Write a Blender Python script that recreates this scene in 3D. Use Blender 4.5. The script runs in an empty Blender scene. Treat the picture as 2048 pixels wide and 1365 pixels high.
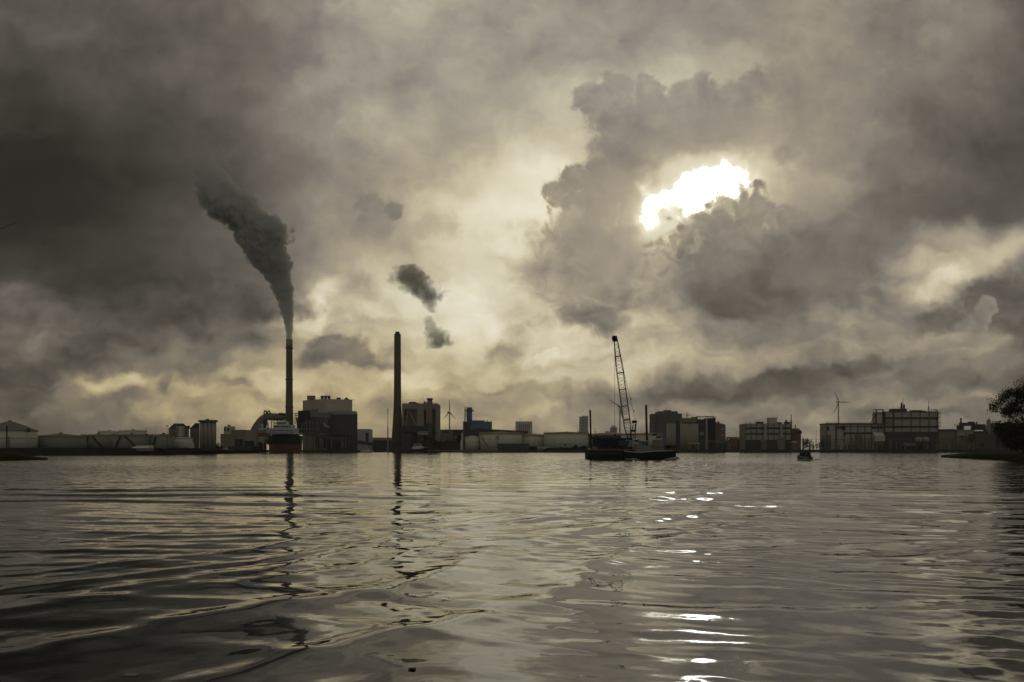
import bpy, bmesh, math, random
import numpy as np
from mathutils import Vector, Matrix
R = math.radians
C = bpy.context.scene.collection
SC = bpy.context.scene

# ---------------------------------------------------------------- camera
CAM_H, F = 3.4, 1593.0            # eye height over the water (m); focal length in photograph pixels
HX, HY = 1024.0, 900.0            # where the horizon meets the view axis
cam_d = bpy.data.cameras.new('camera'); cam = bpy.data.objects.new('camera', cam_d); C.objects.link(cam)
cam.location = (0, 0, CAM_H); cam.rotation_euler = (R(90), 0, 0)
cam_d.sensor_width = 36; cam_d.lens = 36 * F / 2048; cam_d.shift_y = (HY - 682.5) / 2048
cam_d.clip_start = 0.5; cam_d.clip_end = 20000
SC.camera = cam
SC.view_settings.view_transform = 'Standard'; SC.view_settings.look = 'None'
SC.view_settings.exposure = 0; SC.view_settings.gamma = 1; SC.view_settings.use_curve_mapping = False
SC.cycles.use_denoising = True
SC.cycles.max_bounces = 12; SC.cycles.volume_bounces = 10; SC.cycles.glossy_bounces = 3
SC.cycles.sample_clamp_indirect = 6; SC.cycles.volume_max_steps = 512

# ---------------------------------------------------------------- sun, low behind the cloud gap
SUN_AZ, SUN_EL = R(13.3), R(18.2)
sd = bpy.data.lights.new('sun', 'SUN'); sd.energy = 0.03; sd.angle = R(32); sd.color = (1, .93, .78)
sun = bpy.data.objects.new('sun', sd); C.objects.link(sun)
sdir = Vector((math.sin(SUN_AZ) * math.cos(SUN_EL), math.cos(SUN_AZ) * math.cos(SUN_EL), math.sin(SUN_EL)))
sun.rotation_euler = sdir.to_track_quat('Z', 'Y').to_euler(); sun.location = (0, 0, 600)

# ---------------------------------------------------------------- node helpers
class G:
    """tiny wrapper to write node trees as expressions"""
    def __init__(s, nt): s.nt = nt; s.nt.nodes.clear()
    def n(s, t, **k):
        x = s.nt.nodes.new(t)
        for a, b in k.items(): setattr(x, a, b)
        return x
    def set(s, sock, v):
        if isinstance(v, bpy.types.NodeSocket): s.nt.links.new(v, sock)
        else: sock.default_value = v
    def m(s, op, a, b=0.0, c=0.0, clamp=False):
        x = s.n('ShaderNodeMath', operation=op, use_clamp=clamp)
        s.set(x.inputs[0], a); s.set(x.inputs[1], b)
        if op in ('MULTIPLY_ADD', 'COMPARE', 'SMOOTH_MIN', 'SMOOTH_MAX'): s.set(x.inputs[2], c)
        return x.outputs[0]
    def v(s, op, a, b=(0, 0, 0), sc=1.0):
        x = s.n('ShaderNodeVectorMath', operation=op); s.set(x.inputs[0], a)
        if op == 'MULTIPLY_ADD': s.set(x.inputs[2], sc); s.set(x.inputs[1], b); return x.outputs[0]
        if op == 'SCALE': s.set(x.inputs[3], sc)
        elif op not in ('LENGTH', 'NORMALIZE'): s.set(x.inputs[1], b)
        return x.outputs[1] if op in ('LENGTH', 'DOT_PRODUCT') else x.outputs[0]
    def xyz(s, a, b, c=0.0):
        x = s.n('ShaderNodeCombineXYZ')
        for i, q in enumerate((a, b, c)): s.set(x.inputs[i], q)
        return x.outputs[0]
    def sep(s, a):
        x = s.n('ShaderNodeSeparateXYZ'); s.set(x.inputs[0], a); return x.outputs
    def noise(s, vec, scale, detail=4, rough=.55, dist=0.0, col=False, dim='3D'):
        x = s.n('ShaderNodeTexNoise', noise_dimensions=dim); s.set(x.inputs['Vector'], vec)
        x.inputs['Scale'].default_value = scale; x.inputs['Detail'].default_value = detail
        x.inputs['Roughness'].default_value = rough; x.inputs['Distortion'].default_value = dist
        return x.outputs['Color'] if col else x.outputs[0]
    def rng(s, a, f0, f1, t0=0.0, t1=1.0, smooth=True):
        x = s.n('ShaderNodeMapRange', interpolation_type='SMOOTHSTEP' if smooth else 'LINEAR')
        s.set(x.inputs[0], a)
        for i, q in enumerate((f0, f1, t0, t1)): s.set(x.inputs[1 + i], q)
        return x.outputs[0]
    def mix(s, f, a, b):
        x = s.n('ShaderNodeMix', data_type='FLOAT'); s.set(x.inputs[0], f); s.set(x.inputs[2], a); s.set(x.inputs[3], b)
        return x.outputs[0]
    def cmix(s, f, a, b, mode='MIX'):
        x = s.n('ShaderNodeMix', data_type='RGBA', blend_type=mode)
        s.set(x.inputs[0], f); s.set(x.inputs[6], a); s.set(x.inputs[7], b)
        return x.outputs[2]
    def ramp(s, f, stops, interp='LINEAR'):
        x = s.n('ShaderNodeValToRGB'); s.set(x.inputs[0], f); cr = x.color_ramp; cr.interpolation = interp
        while len(cr.elements) > 1: cr.elements.remove(cr.elements[-1])
        for i, (p, c) in enumerate(stops):
            e = cr.elements[0] if i == 0 else cr.elements.new(p)
            e.position = p
            e.color = (c, c, c, 1) if not isinstance(c, (tuple, list)) else (*c, 1)
        return x.outputs[0]
def lin(v): v = v / 255; return v / 12.92 if v <= .04045 else ((v + .055) / 1.055) ** 2.4
def rgb(r, g, b): return (lin(r), lin(g), lin(b))

# ---------------------------------------------------------------- sky: overcast with breaks, laid out by azimuth and elevation
world = bpy.data.worlds.new('World'); SC.world = world; world.use_nodes = True
g = G(world.node_tree)
tc = g.n('ShaderNodeTexCoord').outputs['Generated']
dx, dy, dz = g.sep(tc)
yy = g.m('MAXIMUM', dy, .22)
U = g.m('MULTIPLY_ADD', g.m('DIVIDE', dx, yy), 15.93, 10.24)
V = g.m('MULTIPLY_ADD', g.m('DIVIDE', dz, yy), -15.93, 9.0)
P = g.xyz(U, V, 0.0)
# swirling displacement of the cloud field, large then small
w1 = g.v('SUBTRACT', g.noise(P, .55, 3, .5, col=True, dim='2D'), (.5, .5, .5))
w2 = g.v('SUBTRACT', g.noise(P, 1.9, 4, .52, col=True, dim='2D'), (.5, .5, .5))
W = g.v('ADD', g.v('ADD', P, g.v('SCALE', w1, sc=.6)), g.v('SCALE', w2, sc=.42))
WX, WY, _ = g.sep(W)
n1 = g.noise(P, 1.15, 6, .52, .15, dim='2D')       # billows
n2 = g.noise(W, 3.0, 5, .52, .0, dim='2D')        # edge frays
GRID = {
 -350: '37 38 40 41 43 46 48 50 52 55 57 60 61 61 61 61 60 60 58 58 58 57 57 56 56 55 53 52 51 50 46 41',
 -120: '64 67 69 67 69 72 75 78 83 86 100 112 114 114 112 109 107 106 104 104 104 102 101 99 99 98 96 94 93 88 78 64',
 0:   '84 88 86 84 88 94 98 102 108 115 150 168 160 158 152 146 143 141 139 137 136 135 134 134 136 133 128 128 126 122 114 85',
 60:  '80 86 92 84 84 88 92 96 104 112 130 156 152 150 150 146 142 139 137 137 137 136 140 138 130 130 128 126 124 120 114 88',
 120: '78 82 84 78 80 84 88 94 100 116 138 145 150 150 150 145 140 141 140 150 157 158 155 150 130 124 128 122 122 118 112 90',
 180: '62 68 76 78 72 78 84 92 100 130 142 138 142 146 148 152 158 170 168 145 150 168 165 148 134 130 126 122 114 106 96 85',
 240: '54 58 62 70 70 74 80 88 100 118 144 150 150 150 150 160 176 184 160 134 134 138 138 138 136 138 132 112 104 98 88 82',
 300: '42 44 50 56 60 66 74 86 98 112 128 142 156 160 158 168 182 182 175 134 137 142 144 150 150 142 126 104 96 90 82 74',
 360: '37 38 42 48 52 60 66 72 92 112 124 140 154 164 178 200 222 215 150 136 175 225 230 185 158 146 130 112 100 92 84 72',
 420: '36 38 42 48 56 70 80 80 90 120 145 132 150 172 192 218 230 205 145 138 190 225 200 150 140 130 118 108 94 82 78 92',
 480: '44 50 56 62 66 74 84 94 102 118 138 145 150 168 200 215 205 160 138 145 180 165 128 120 122 118 112 108 135 155 145 160',
 540: '66 58 54 58 66 72 80 88 96 112 150 172 176 168 192 205 190 160 140 148 160 130 115 112 105 104 120 142 165 178 150 112',
 600:  '96 88 76 68 72 78 82 84 90 144 211 196 196 218 234 214 198 171 144 161 146 118 111 101 98 106 126 138 134 138 120 90',
 660:  '102 106 100 94 100 96 94 100 110 166 176 176 188 230 243 223 196 200 193 173 163 146 134 120 118 133 143 138 120 120 117 97',
 720:  '92 96 92 96 110 112 116 124 146 187 142 130 167 202 194 210 187 207 217 202 194 180 167 147 137 134 142 142 132 140 129 112',
 770:  '84 90 132 144 140 157 164 164 174 190 180 177 204 210 197 180 184 190 186 170 144 127 117 107 112 108 117 112 110 112 102 96',
 820:  '99 102 109 122 144 152 159 156 158 166 166 174 170 164 162 154 156 154 152 140 132 126 119 114 126 132 126 136 134 122 109 102',
 880:  '91 97 103 111 128 138 142 142 144 148 152 154 152 150 150 148 146 142 138 128 120 116 115 118 130 134 128 130 124 118 105 99'}
fx = g.m('DIVIDE', WX, 20.46)
rows = sorted(GRID)
L = None
for i, y in enumerate(rows):
    vals = [float(q) / 255 for q in GRID[y].split()]
    assert len(vals) == 32, (y, len(vals))
    r = g.ramp(fx if L is None else g.m('MULTIPLY_ADD', L, 1e-6, fx), [(k / 31, vals[k]) for k in range(32)], 'B_SPLINE')
    L = r if L is None else g.mix(g.rng(g.m('MULTIPLY_ADD', L, 1e-6, WY), rows[i - 1] / 100, y / 100), L, r)
# single cloud masses and gaps: x, y, half width, half height, turn, tone, softness, fray, opacity
PATCH = [
 # dark deck upper left, its lobed right edge
 (585, 15, 78, 70, 0, 124, 0.33, 0.91, 0.55), (545, 95, 70, 48, 20, 112, 0.3, 0.6, 0.5), (600, 70, 50, 40, 0, 126, 0.41, 0.98, 0.5), (575, 215, 70, 46, -30, 138, 0.5, 0.8, 0.4),
 # tall pale cumulus, left of centre
 (792, 300, 46, 74, 0, 158, 0.14, 0.6, 0.45), (842, 282, 44, 70, 0, 160, 0.12, 0.6, 0.5), (815, 330, 80, 46, 0, 158, 0.3, 0.7, 0.4), (735, 330, 60, 40, 20, 150, 0.4, 0.8, 0.4), (700, 310, 46, 30, 20, 122, 0.6, 0.8, 0.35),
 (1070, 230, 150, 60, -18, 176, 0.8, 0.5, 0.5), (1060, 330, 110, 60, 0, 184, 0.8, 0.5, 0.4),
 (1060, 385, 95, 42, -10, 228, 0.7, 0.8, 0.7), (1000, 470, 110, 60, 10, 214, 0.8, 0.8, 0.5), (900, 540, 60, 60, 0, 190, 0.8, 1, 0.4),
 # bright rims behind the right-hand cloud, then its lobes
 (1170, 190, 70, 44, -30, 176, 0.6, 0.6, 0.6), (1345, 160, 60, 50, 0, 176, 0.6, 0.6, 0.7), (1440, 145, 120, 34, -6, 172, 0.6, 0.6, 0.6), (1120, 300, 60, 80, 20, 188, 0.7, 0.6, 0.5), (1090, 360, 60, 34, -20, 226, 0.5, 0.7, 0.7), (1110, 440, 60, 40, 0, 222, 0.6, 0.9, 0.6),
 (1150, 530, 110, 90, 10, 142, 0.5, 1, 0.7),
 (1190, 205, 36, 44, 0, 140, 0.22, 0.98, 0.95), (1232, 180, 42, 38, 0, 138, 0.22, 0.98, 0.95), (1296, 178, 36, 40, 0, 138, 0.24, 0.98, 0.95), (1265, 240, 86, 62, 0, 134, 0.33, 1.11, 0.95), (1345, 225, 80, 40, -6, 138, 0.3, 0.7, 0.9),
 (1210, 300, 44, 50, 15, 138, 0.41, 1.38, 0.9), (1262, 310, 60, 60, 0, 132, 0.41, 1.24, 0.9),
 (1165, 372, 52, 36, -10, 132, 0.3, 1.52, 0.95), (1112, 396, 34, 32, 0, 136, 0.33, 1.65, 0.9), (1215, 365, 76, 56, -30, 128, 0.41, 1.38, 0.95), (1275, 350, 38, 44, 0, 126, 0.41, 1.38, 0.9), (1150, 445, 62, 52, 0, 136, 0.3, 1.1, 0.85), (1225, 450, 70, 70, 0, 130, 0.3, 1, 0.85), (1200, 530, 84, 62, 10, 132, 0.5, 1, 0.75), (1190, 625, 62, 30, 5, 112, 0.5, 0.8, 0.75),
 (1402, 196, 48, 42, 0, 142, 0.28, 0.98, 0.95), (1460, 190, 46, 38, 0, 142, 0.26, 0.98, 0.95), (1512, 172, 44, 36, 0, 140, 0.26, 0.98, 0.95), (1580, 110, 56, 74, 0, 138, 0.3, 0.98, 0.75), (1470, 245, 130, 50, -8, 136, 0.3, 0.6, 0.9), (1395, 275, 110, 42, 0, 138, 0.4, 0.7, 0.8),
 (1600, 200, 70, 60, 0, 132, 0.5, 0.6, 0.6), (1530, 290, 80, 40, -20, 142, 0.6, 0.8, 0.5), (1570, 330, 50, 36, 0, 150, 0.6, 1, 0.5), (1578, 305, 18, 16, 0, 126, 0.6, 1, 0.6),
 # the gap where the sun is
 (1400, 402, 160, 84, -14, 188, 0.9, 0.5, 0.8), (1400, 392, 130, 54, -16, 234, 0.8, 0.7, 0.9), (1398, 392, 104, 38, -18, 300, 0.5, 0.8, 0.97), (1322, 424, 44, 30, -20, 275, 0.6, 0.8, 0.9), (1330, 465, 34, 50, 0, 214, 0.7, 0.9, 0.7),
 (1480, 462, 150, 60, -12, 186, 0.3, 0.8, 0.5),
 (1372, 470, 36, 30, 0, 140, 0.41, 1.52, 0.92), (1410, 452, 34, 28, 0, 134, 0.3, 1.38, 0.95), (1448, 424, 28, 26, 0, 140, 0.33, 1.65, 0.85), (1490, 432, 36, 32, 0, 130, 0.3, 1.38, 0.95), (1532, 424, 34, 36, 0, 128, 0.24, 1.24, 0.95), (1580, 440, 44, 38, 0, 130, 0.41, 1.38, 0.95), (1500, 495, 160, 56, -4, 122, 0.41, 1.38, 0.95), (1630, 470, 60, 44, 0, 124, 0.4, 0.8, 0.8),
 (1560, 560, 190, 64, 0, 104, 0.6, 0.6, 0.75), (1500, 600, 150, 44, 0, 92, 0.7, 0.6, 0.7), (1640, 520, 90, 60, -20, 106, 0.6, 0.7, 0.6), (1400, 560, 80, 60, 0, 116, 0.7, 0.8, 0.5), (1720, 470, 90, 60, -20, 104, 0.6, 0.7, 0.5),
 # left of centre, small pieces
 (742, 412, 34, 22, 0, 122, 0.3, 1, 0.75), (790, 420, 26, 18, -25, 118, 0.25, 1.1, 0.8), (748, 446, 40, 30, 0, 126, 0.5, 0.8, 0.6), (880, 450, 40, 26, 0, 150, 0.5, 1, 0.4), (886, 480, 40, 16, -20, 196, 0.6, 1, 0.5),
 (655, 588, 32, 40, 35, 230, 0.6, 0.9, 0.85), (640, 618, 16, 40, 10, 218, 0.7, 0.9, 0.7), (612, 655, 16, 54, 0, 200, 0.7, 0.9, 0.6), (700, 520, 60, 40, -30, 172, 0.8, 0.9, 0.5), (700, 600, 40, 60, 30, 150, 0.5, 0.9, 0.5),
 (925, 600, 90, 50, 0, 232, 0.8, 0.9, 0.5), (900, 655, 70, 40, 0, 236, 0.8, 0.9, 0.5), (850, 640, 40, 40, 0, 216, 0.8, 0.9, 0.4),
 (672, 702, 66, 22, 2, 106, 0.4, 0.8, 0.85), (630, 722, 44, 16, 0, 112, 0.5, 0.8, 0.7), (716, 726, 60, 14, 0, 118, 0.5, 0.8, 0.7), (752, 704, 14, 15.25, 0, 200, 0.75, 0.9, 0.77), (850, 752, 46, 15.25, 6, 214, 0.75, 0.72, 0.77), (690, 746, 70, 11.5, 0, 190, 0.75, 0.54, 0.63),
 # the bright small cumulus
 (1062, 730, 24, 20, 0, 216, 0.12, 0.7, 0.95), (1092, 716, 28, 24, 0, 228, 0.1, 0.7, 0.95), (1128, 730, 30, 20, 0, 218, 0.12, 0.8, 0.9), (1110, 738, 78, 19, 0, 196, 0.75, 0.72, 0.72), (1180, 740, 80, 16, 0, 198, 0.4, 0.9, 0.7), (1150, 690, 26, 28, 20, 190, 0.6, 1, 0.6), (1010, 700, 34, 50, 30, 146, 0.6, 0.9, 0.65), (985, 745, 50, 20, 0, 150, 0.6, 0.8, 0.5), (960, 757, 160, 9, 0, 188, 0.75, 0.36, 0.63),
 (1000, 792, 420, 24, 0, 141, 0.3, 0.4, 0.5), (1480, 778, 260, 22, -4, 86, 0.6, 0.6, 0.75), (1640, 742, 140, 15, -9, 80, 0.6, 0.6, 0.75), (1560, 762, 120, 19, -6, 82, 0.75, 0.54, 0.45),
 (830, 754, 60, 13, 6, 216, .6, .8, .8), (1000, 748, 110, 12, -2, 196, .8, .7, .6), (1230, 730, 60, 26, 0, 190, .8, .9, .6), (545, 770, 40, 20, 0, 190, .8, .9, .6), (1250, 690, 40, 18, 0, 178, .8, .9, .5), (560, 690, 30, 40, 0, 165, .8, .9, .4),
 # right-hand pieces
 (1990, 590, 76, 50, 0, 88, 0.4, 0.6, 0.75), (1870, 640, 50, 28, -20, 92, 0.4, 0.8, 0.7), (2020, 640, 50, 40, 0, 84, 0.4, 0.6, 0.7),
 (1962, 618, 20, 20, 0, 136, 0.3, 1.38, 0.95), (1950, 650, 28, 26, 10, 134, 0.33, 1.38, 0.95), (1925, 676, 36, 20, -30, 132, 0.41, 1.52, 0.9), (1990, 686, 36, 19, -20, 142, 0.75, 0.72, 0.81), (1925, 706, 76, 13, -10, 142, 0.22, 0.8, 0.95), (1870, 716, 30, 16.5, 0, 138, 0.75, 0.72, 0.72),
 (1910, 545, 46, 24, -25, 210, 0.6, 1.1, 0.85), (1860, 520, 50, 18, -10, 186, 0.6, 1.1, 0.7), (1990, 500, 90, 20, -14, 178, 0.7, 0.9, 0.7), (1850, 580, 44, 19, -12, 190, 0.75, 1.08, 0.63), (1950, 515, 60, 22, -20, 176, 0.7, 1, 0.6),
 # low sky, left
 (225, 772, 52, 17.75, -4, 190, 0.75, 0.81, 0.81), (265, 764, 24, 15.25, 0, 186, 0.75, 0.81, 0.72), (378, 776, 36, 14, 0, 184, 0.3, 0.9, 0.85), (345, 792, 40, 19, 0, 160, 0.75, 0.81, 0.54), (332, 766, 12, 20, 10, 116, 0.5, 1, 0.7), (255, 800, 36, 14, 0, 110, 0.6, 0.8, 0.6), (480, 745, 40, 12.75, 4, 180, 0.75, 0.9, 0.72), (545, 758, 26, 24, 0, 202, 0.6, 0.9, 0.75), (560, 720, 20, 30, 0, 170, 0.7, 1, 0.5), (475, 768, 30, 14, 0, 122, 0.5, 0.9, 0.6), (405, 755, 30, 16.5, 0, 160, 0.75, 0.9, 0.45),
 (90, 745, 120, 19, 0, 78, 0.75, 0.54, 0.54), (160, 715, 60, 19, 0, 82, 0.75, 0.63, 0.45), (520, 612, 110, 26, -3, 78, 0.5, 0.5, 0.75), (330, 575, 120, 26, 0, 66, 0.7, 0.5, 0.6), (150, 550, 150, 46, 6, 54, 0.7, 0.4, 0.6), (240, 650, 120, 20, 0, 84, 0.7, 0.8, 0.4), (40, 610, 60, 20, 0, 98, 0.6, 0.7, 0.4),
 # glow along the horizon, right
 (1785, 800, 46, 11.5, -5, 156, 0.75, 0.9, 0.63), (1850, 808, 70, 9, 0, 152, 0.75, 0.9, 0.63), (1660, 826, 76, 14, -8, 152, 0.75, 0.9, 0.63), (1600, 850, 56, 15.25, 0, 148, 0.75, 0.81, 0.54), (1960, 797, 46, 9, -5, 146, 0.75, 0.9, 0.54), (1735, 812, 30, 10.25, 0, 146, 0.75, 0.9, 0.45), (1080, 822, 22, 10.25, 5, 164, 0.75, 0.72, 0.45), (1890, 850, 60, 14, 0, 140, 0.75, 0.72, 0.45)]
bil = g.m('ABSOLUTE', g.m('SUBTRACT', g.noise(P, 2.6, 4, .42, .4, dim='2D'), .5))      # rounded cauliflower lobes
fr = g.m('ADD', g.m('MULTIPLY', g.m('SUBTRACT', n1, .5), 1.1), g.m('MULTIPLY_ADD', bil, -1.3, .12))
for (x, y, rx, ry, rot, tone, soft, fray, op) in PATCH:
    mp = g.n('ShaderNodeMapping', vector_type='TEXTURE'); g.set(mp.inputs[0], g.v('MULTIPLY_ADD', L, (1e-6, 1e-6, 0), W))   # evaluated in turn
    mp.inputs[1].default_value = (x / 100, y / 100, 0); mp.inputs[2].default_value = (0, 0, R(rot)); mp.inputs[3].default_value = (rx / 100, ry / 100, 1)
    d = g.m('MULTIPLY_ADD', fr, fray, g.v('LENGTH', mp.outputs[0]))
    k = g.rng(d, 1 + soft, 1 - soft, 0.0, op)
    L = g.mix(k, L, tone / 255)
n3 = g.noise(g.v('MULTIPLY', W, (.8, 1.25, 1)), .8, 4, .5, .1, dim='2D')
tex = g.m('ADD', g.m('MULTIPLY', g.m('SUBTRACT', n1, .5), .20), g.m('MULTIPLY', g.m('SUBTRACT', n3, .5), .34))
tex = g.m('ADD', tex, g.m('MULTIPLY_ADD', bil, -.16, .016))
n4 = g.noise(g.v('MULTIPLY', W, (.75, 1.7, 1)), 1.25, 4, .5, 0, dim='2D')
tex = g.m('ADD', tex, g.m('MULTIPLY', g.m('SUBTRACT', n4, .5), g.rng(V, 4.6, 6.6, 0.0, .70)))
L = g.m('MULTIPLY', L, g.m('ADD', g.m('MULTIPLY', tex, g.m('MULTIPLY_ADD', L, -.75, 1.35)), 1.03))
L = g.m('MULTIPLY_ADD', L, 1.14, -.048)
TINT = [(0, (16, 15, 12)), (40, (40, 39, 33)), (60, (61, 59, 52)), (80, (81, 77, 70)), (100, (102, 96, 88)), (125, (127, 120, 110)), (150, (155, 145, 129)), (175, (181, 170, 146)), (200, (208, 197, 166)), (225, (228, 219, 190)), (250, (243, 235, 208)), (280, (254, 248, 228)), (310, (255, 254, 244)), (331, (255, 255, 250))]
col = g.ramp(g.m('DIVIDE', L, 1.30), [(t / 255 / 1.30, rgb(*c)) for t, c in TINT])
gap = g.rng(g.v('LENGTH', g.v('SUBTRACT', W, (13.9, 3.95, 0.0))), 2.4, 1.2)      # the sun stands behind this gap only
hot = g.m('MULTIPLY_ADD', g.rng(L, 1.0, 1.40, 0.0, 8.0), gap, 1.0)
col = g.v('SCALE', col, sc=hot)
warm = g.m('MULTIPLY', g.rng(V, 5.8, 8.2), g.rng(U, 13, 7, .35, 1.0))
warm = g.m('MULTIPLY', warm, g.rng(L, .35, .75, .35, 1.0))
col = g.cmix(warm, col, g.v('MULTIPLY', col, (1.03, .95, .76)))
cool = g.m('MULTIPLY', g.rng(V, 3.8, 1.6), g.m('MULTIPLY', g.rng(U, 5, 7), g.rng(U, 16, 13.5)))
col = g.cmix(cool, col, g.v('MULTIPLY', col, (.93, .965, 1.05)))
# the rear half of the sky is an even grey overcast
back = g.rng(dy, .24, -.15)
rear = g.v('SCALE', g.xyz(1.0, .97, .90), sc=g.m('MULTIPLY_ADD', g.noise(tc, 3.0, 5), .16, .07))
col = g.cmix(back, col, rear)
low = g.rng(dz, -.001, -.02)
col = g.cmix(low, col, (.03, .028, .024, 1))
sky = g.n('ShaderNodeTexSky', sky_type='NISHITA', sun_disc=False, sun_elevation=SUN_EL, sun_rotation=SUN_AZ, dust_density=3.0)
tot = g.v('ADD', g.v('SCALE', col, sc=10.0), g.v('SCALE', sky.outputs[0], sc=.002))   # a little of the clear sky's light through the cloud
bg = g.n('ShaderNodeBackground'); g.set(bg.inputs[0], tot); bg.inputs[1].default_value = 0.1
out = g.n('ShaderNodeOutputWorld'); g.nt.links.new(bg.outputs[0], out.inputs[0])
world.cycles.sampling_method = 'MANUAL'; world.cycles.sample_map_resolution = 512

# ---------------------------------------------------------------- building blocks
def px(x, y, D): return Vector(((x - HX) / F * D, D, CAM_H + (HY - y) / F * D))
def X(x, D): return (x - HX) / F * D
def Z(y, D): return CAM_H + (HY - y) / F * D
MATS = {}
def mat(name, c, rough=.8, metal=0.0, var=.18, scale=.35, streak=0.0, spec=.3, tint=None):
    if name in MATS: return MATS[name]
    m = bpy.data.materials.new(name); m.use_nodes = True; q = G(m.node_tree)
    tc = q.n('ShaderNodeTexCoord').outputs['Object']
    v = q.noise(tc, scale, 5, .6)
    f = q.m('MULTIPLY_ADD', q.m('SUBTRACT', v, .5), var * 2, 1.0)
    if streak:
        mp = q.n('ShaderNodeMapping'); q.set(mp.inputs[0], tc); mp.inputs[3].default_value = (1, 1, .05)
        f = q.m('MULTIPLY', f, q.m('MULTIPLY_ADD', q.m('SUBTRACT', q.noise(mp.outputs[0], scale * 3, 4), .5), streak * 2, 1.0))
    cc = q.v('SCALE', q.xyz(*c), sc=f)
    if tint: cc = q.cmix(q.rng(v, .52, .66), cc, (*tint, 1))
    b = q.n('ShaderNodeBsdfPrincipled'); q.set(b.inputs['Base Color'], cc)
    b.inputs['Roughness'].default_value = rough; b.inputs['Metallic'].default_value = metal; b.inputs['Specular IOR Level'].default_value = spec
    o = q.n('ShaderNodeOutputMaterial'); q.nt.links.new(b.outputs[0], o.inputs[0])
    MATS[name] = m; return m

# ---------------------------------------------------------------- water: one sheet with real waves, finer near the shore we stand on
def build_water():
    rs = np.random.RandomState(7)
    # rows every fraction of a degree below the horizon, from 7 m to 4 km
    t = np.linspace(0, 1, 780); ypx = 640 * (1 - t) ** 1.15 + 1.22
    r = CAM_H * F / ypx
    r = np.concatenate([[.5, 3.0], r[r > 5]])
    th = np.concatenate([np.linspace(-np.pi, -.80, 24)[:-1], np.linspace(-.80, .80, 1150), np.linspace(.80, np.pi, 24)[1:]])
    TH, RR = np.meshgrid(th, r)
    x = RR * np.sin(TH); y = RR * np.cos(TH)
    dr = np.gradient(r)[:, None] * np.ones_like(TH)
    z = np.zeros_like(x)
    wx = x + .9 * np.sin(.21 * y + .13 * x + 1) + .4 * np.sin(.53 * x - .31 * y)
    wy = y + 1.1 * np.sin(.17 * x - .11 * y + 2) + .5 * np.sin(.41 * y + .37 * x)
    comps = []
    for k in range(44):                       # ripples of every size
        lam = .9 * (6.5 / .9) ** rs.rand(); ang = rs.normal(np.pi / 2, .5)
        s = .0066 * rs.uniform(.5, 1.4) * (1.25 if lam > 2.2 else 1.75)
        comps.append((lam, ang, s))
    for k in range(26):
        comps.append((rs.uniform(.22, .9), rs.normal(np.pi / 2, .6), .0046 * rs.uniform(.5, 1.4)))
    for lam, ang, s in comps:
        kx, ky = np.cos(ang) * 2 * np.pi / lam, np.sin(ang) * 2 * np.pi / lam
        reach = np.clip(2.2 - 5.5 * dr * abs(np.sin(ang)) / lam, 0, 1)
        env = .55 + .45 * np.sin(x * .05 * np.cos(ang * 3) + y * .06 + ang * 9)
        z += reach * env * s * lam / (2 * np.pi) * np.sin(kx * wx + ky * wy + rs.rand() * 6.283)
    # the long crests of a passing ship's wake, running away to the right
    def wake(nx, ny, lam, s, off, x0, x1, soft):
        n = np.hypot(nx, ny); d = (nx * wx + ny * wy) / n - off
        e = np.exp(-(d / (lam * 1.9)) ** 2) * np.clip(2.2 - 5 * dr / lam, 0, 1)
        e = e / (1 + np.exp(np.clip(-(x - x0) / soft, -50, 50))) / (1 + np.exp(np.clip((x - x1) / soft, -50, 50)))
        ph = 2 * np.pi * d / lam
        return e * s * lam / (2 * np.pi) * (np.cos(ph) + .42 * np.cos(2 * ph) + .2 * np.cos(3 * ph))
    z += wake(.86, -.50, 4.2, .058, -13.5, -12, 16, 3) + wake(.80, -.6, 3.2, .052, -21.0, -18, 20, 4) + wake(.74, -.67, 3.4, .016, -33.0, -24, 20, 4)
    z += wake(.12, 1.0, 7.5, .060, 56, -70, 70, 8) + wake(-.05, 1.0, 5.0, .040, 70, -80, 20, 8)
    z += wake(-.30, .95, 2.6, .035, 24, 3, 26, 3)
    z += wake(.75, -.66, 2.2, .022, -7.0, -14, 4, 3)
    nr, nc = x.shape
    me = bpy.data.meshes.new('water')
    co = np.stack([x, y, z], -1).reshape(-1, 3).astype(np.float32)
    idx = np.arange(nr * nc).reshape(nr, nc)
    a, b, c, d = idx[:-1, :-1], idx[:-1, 1:], idx[1:, 1:], idx[1:, :-1]
    f = np.stack([a, d, c, b], -1).reshape(-1, 4).astype(np.int32)
    me.vertices.add(len(co)); me.vertices.foreach_set('co', co.ravel())
    me.loops.add(f.size); me.loops.foreach_set('vertex_index', f.ravel())
    me.polygons.add(len(f)); me.polygons.foreach_set('loop_start', np.arange(0, f.size, 4, dtype=np.int32))
    me.polygons.foreach_set('use_smooth', np.ones(len(f), bool)); me.update(calc_edges=True)
    o = bpy.data.objects.new('water', me); C.objects.link(o)
    m = bpy.data.materials.new('water'); m.use_nodes = True; q = G(m.node_tree)
    geo = q.n('ShaderNodeNewGeometry'); pos = geo.outputs['Position']
    def slopes(scx, scy, amp, det):
        v = q.v('SUBTRACT', q.noise(q.v('MULTIPLY', pos, (scx, scy, 1)), 1.0, det, .6, col=True), (.5, .5, .5))
        return q.v('MULTIPLY', v, amp)
    dist = q.v('LENGTH', pos)
    far = q.rng(dist, 30, 150)
    fleck = q.rng(q.noise(q.v('MULTIPLY', pos, (.012, .006, 1)), 1, 4), .38, .62, .65, 1.35)
    px_, py_, _ = q.sep(pos)
    ex = q.m('DIVIDE', q.m('SUBTRACT', px_, 38.0), 34.0); ey = q.m('DIVIDE', q.m('SUBTRACT', py_, 150.0), 95.0)
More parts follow.
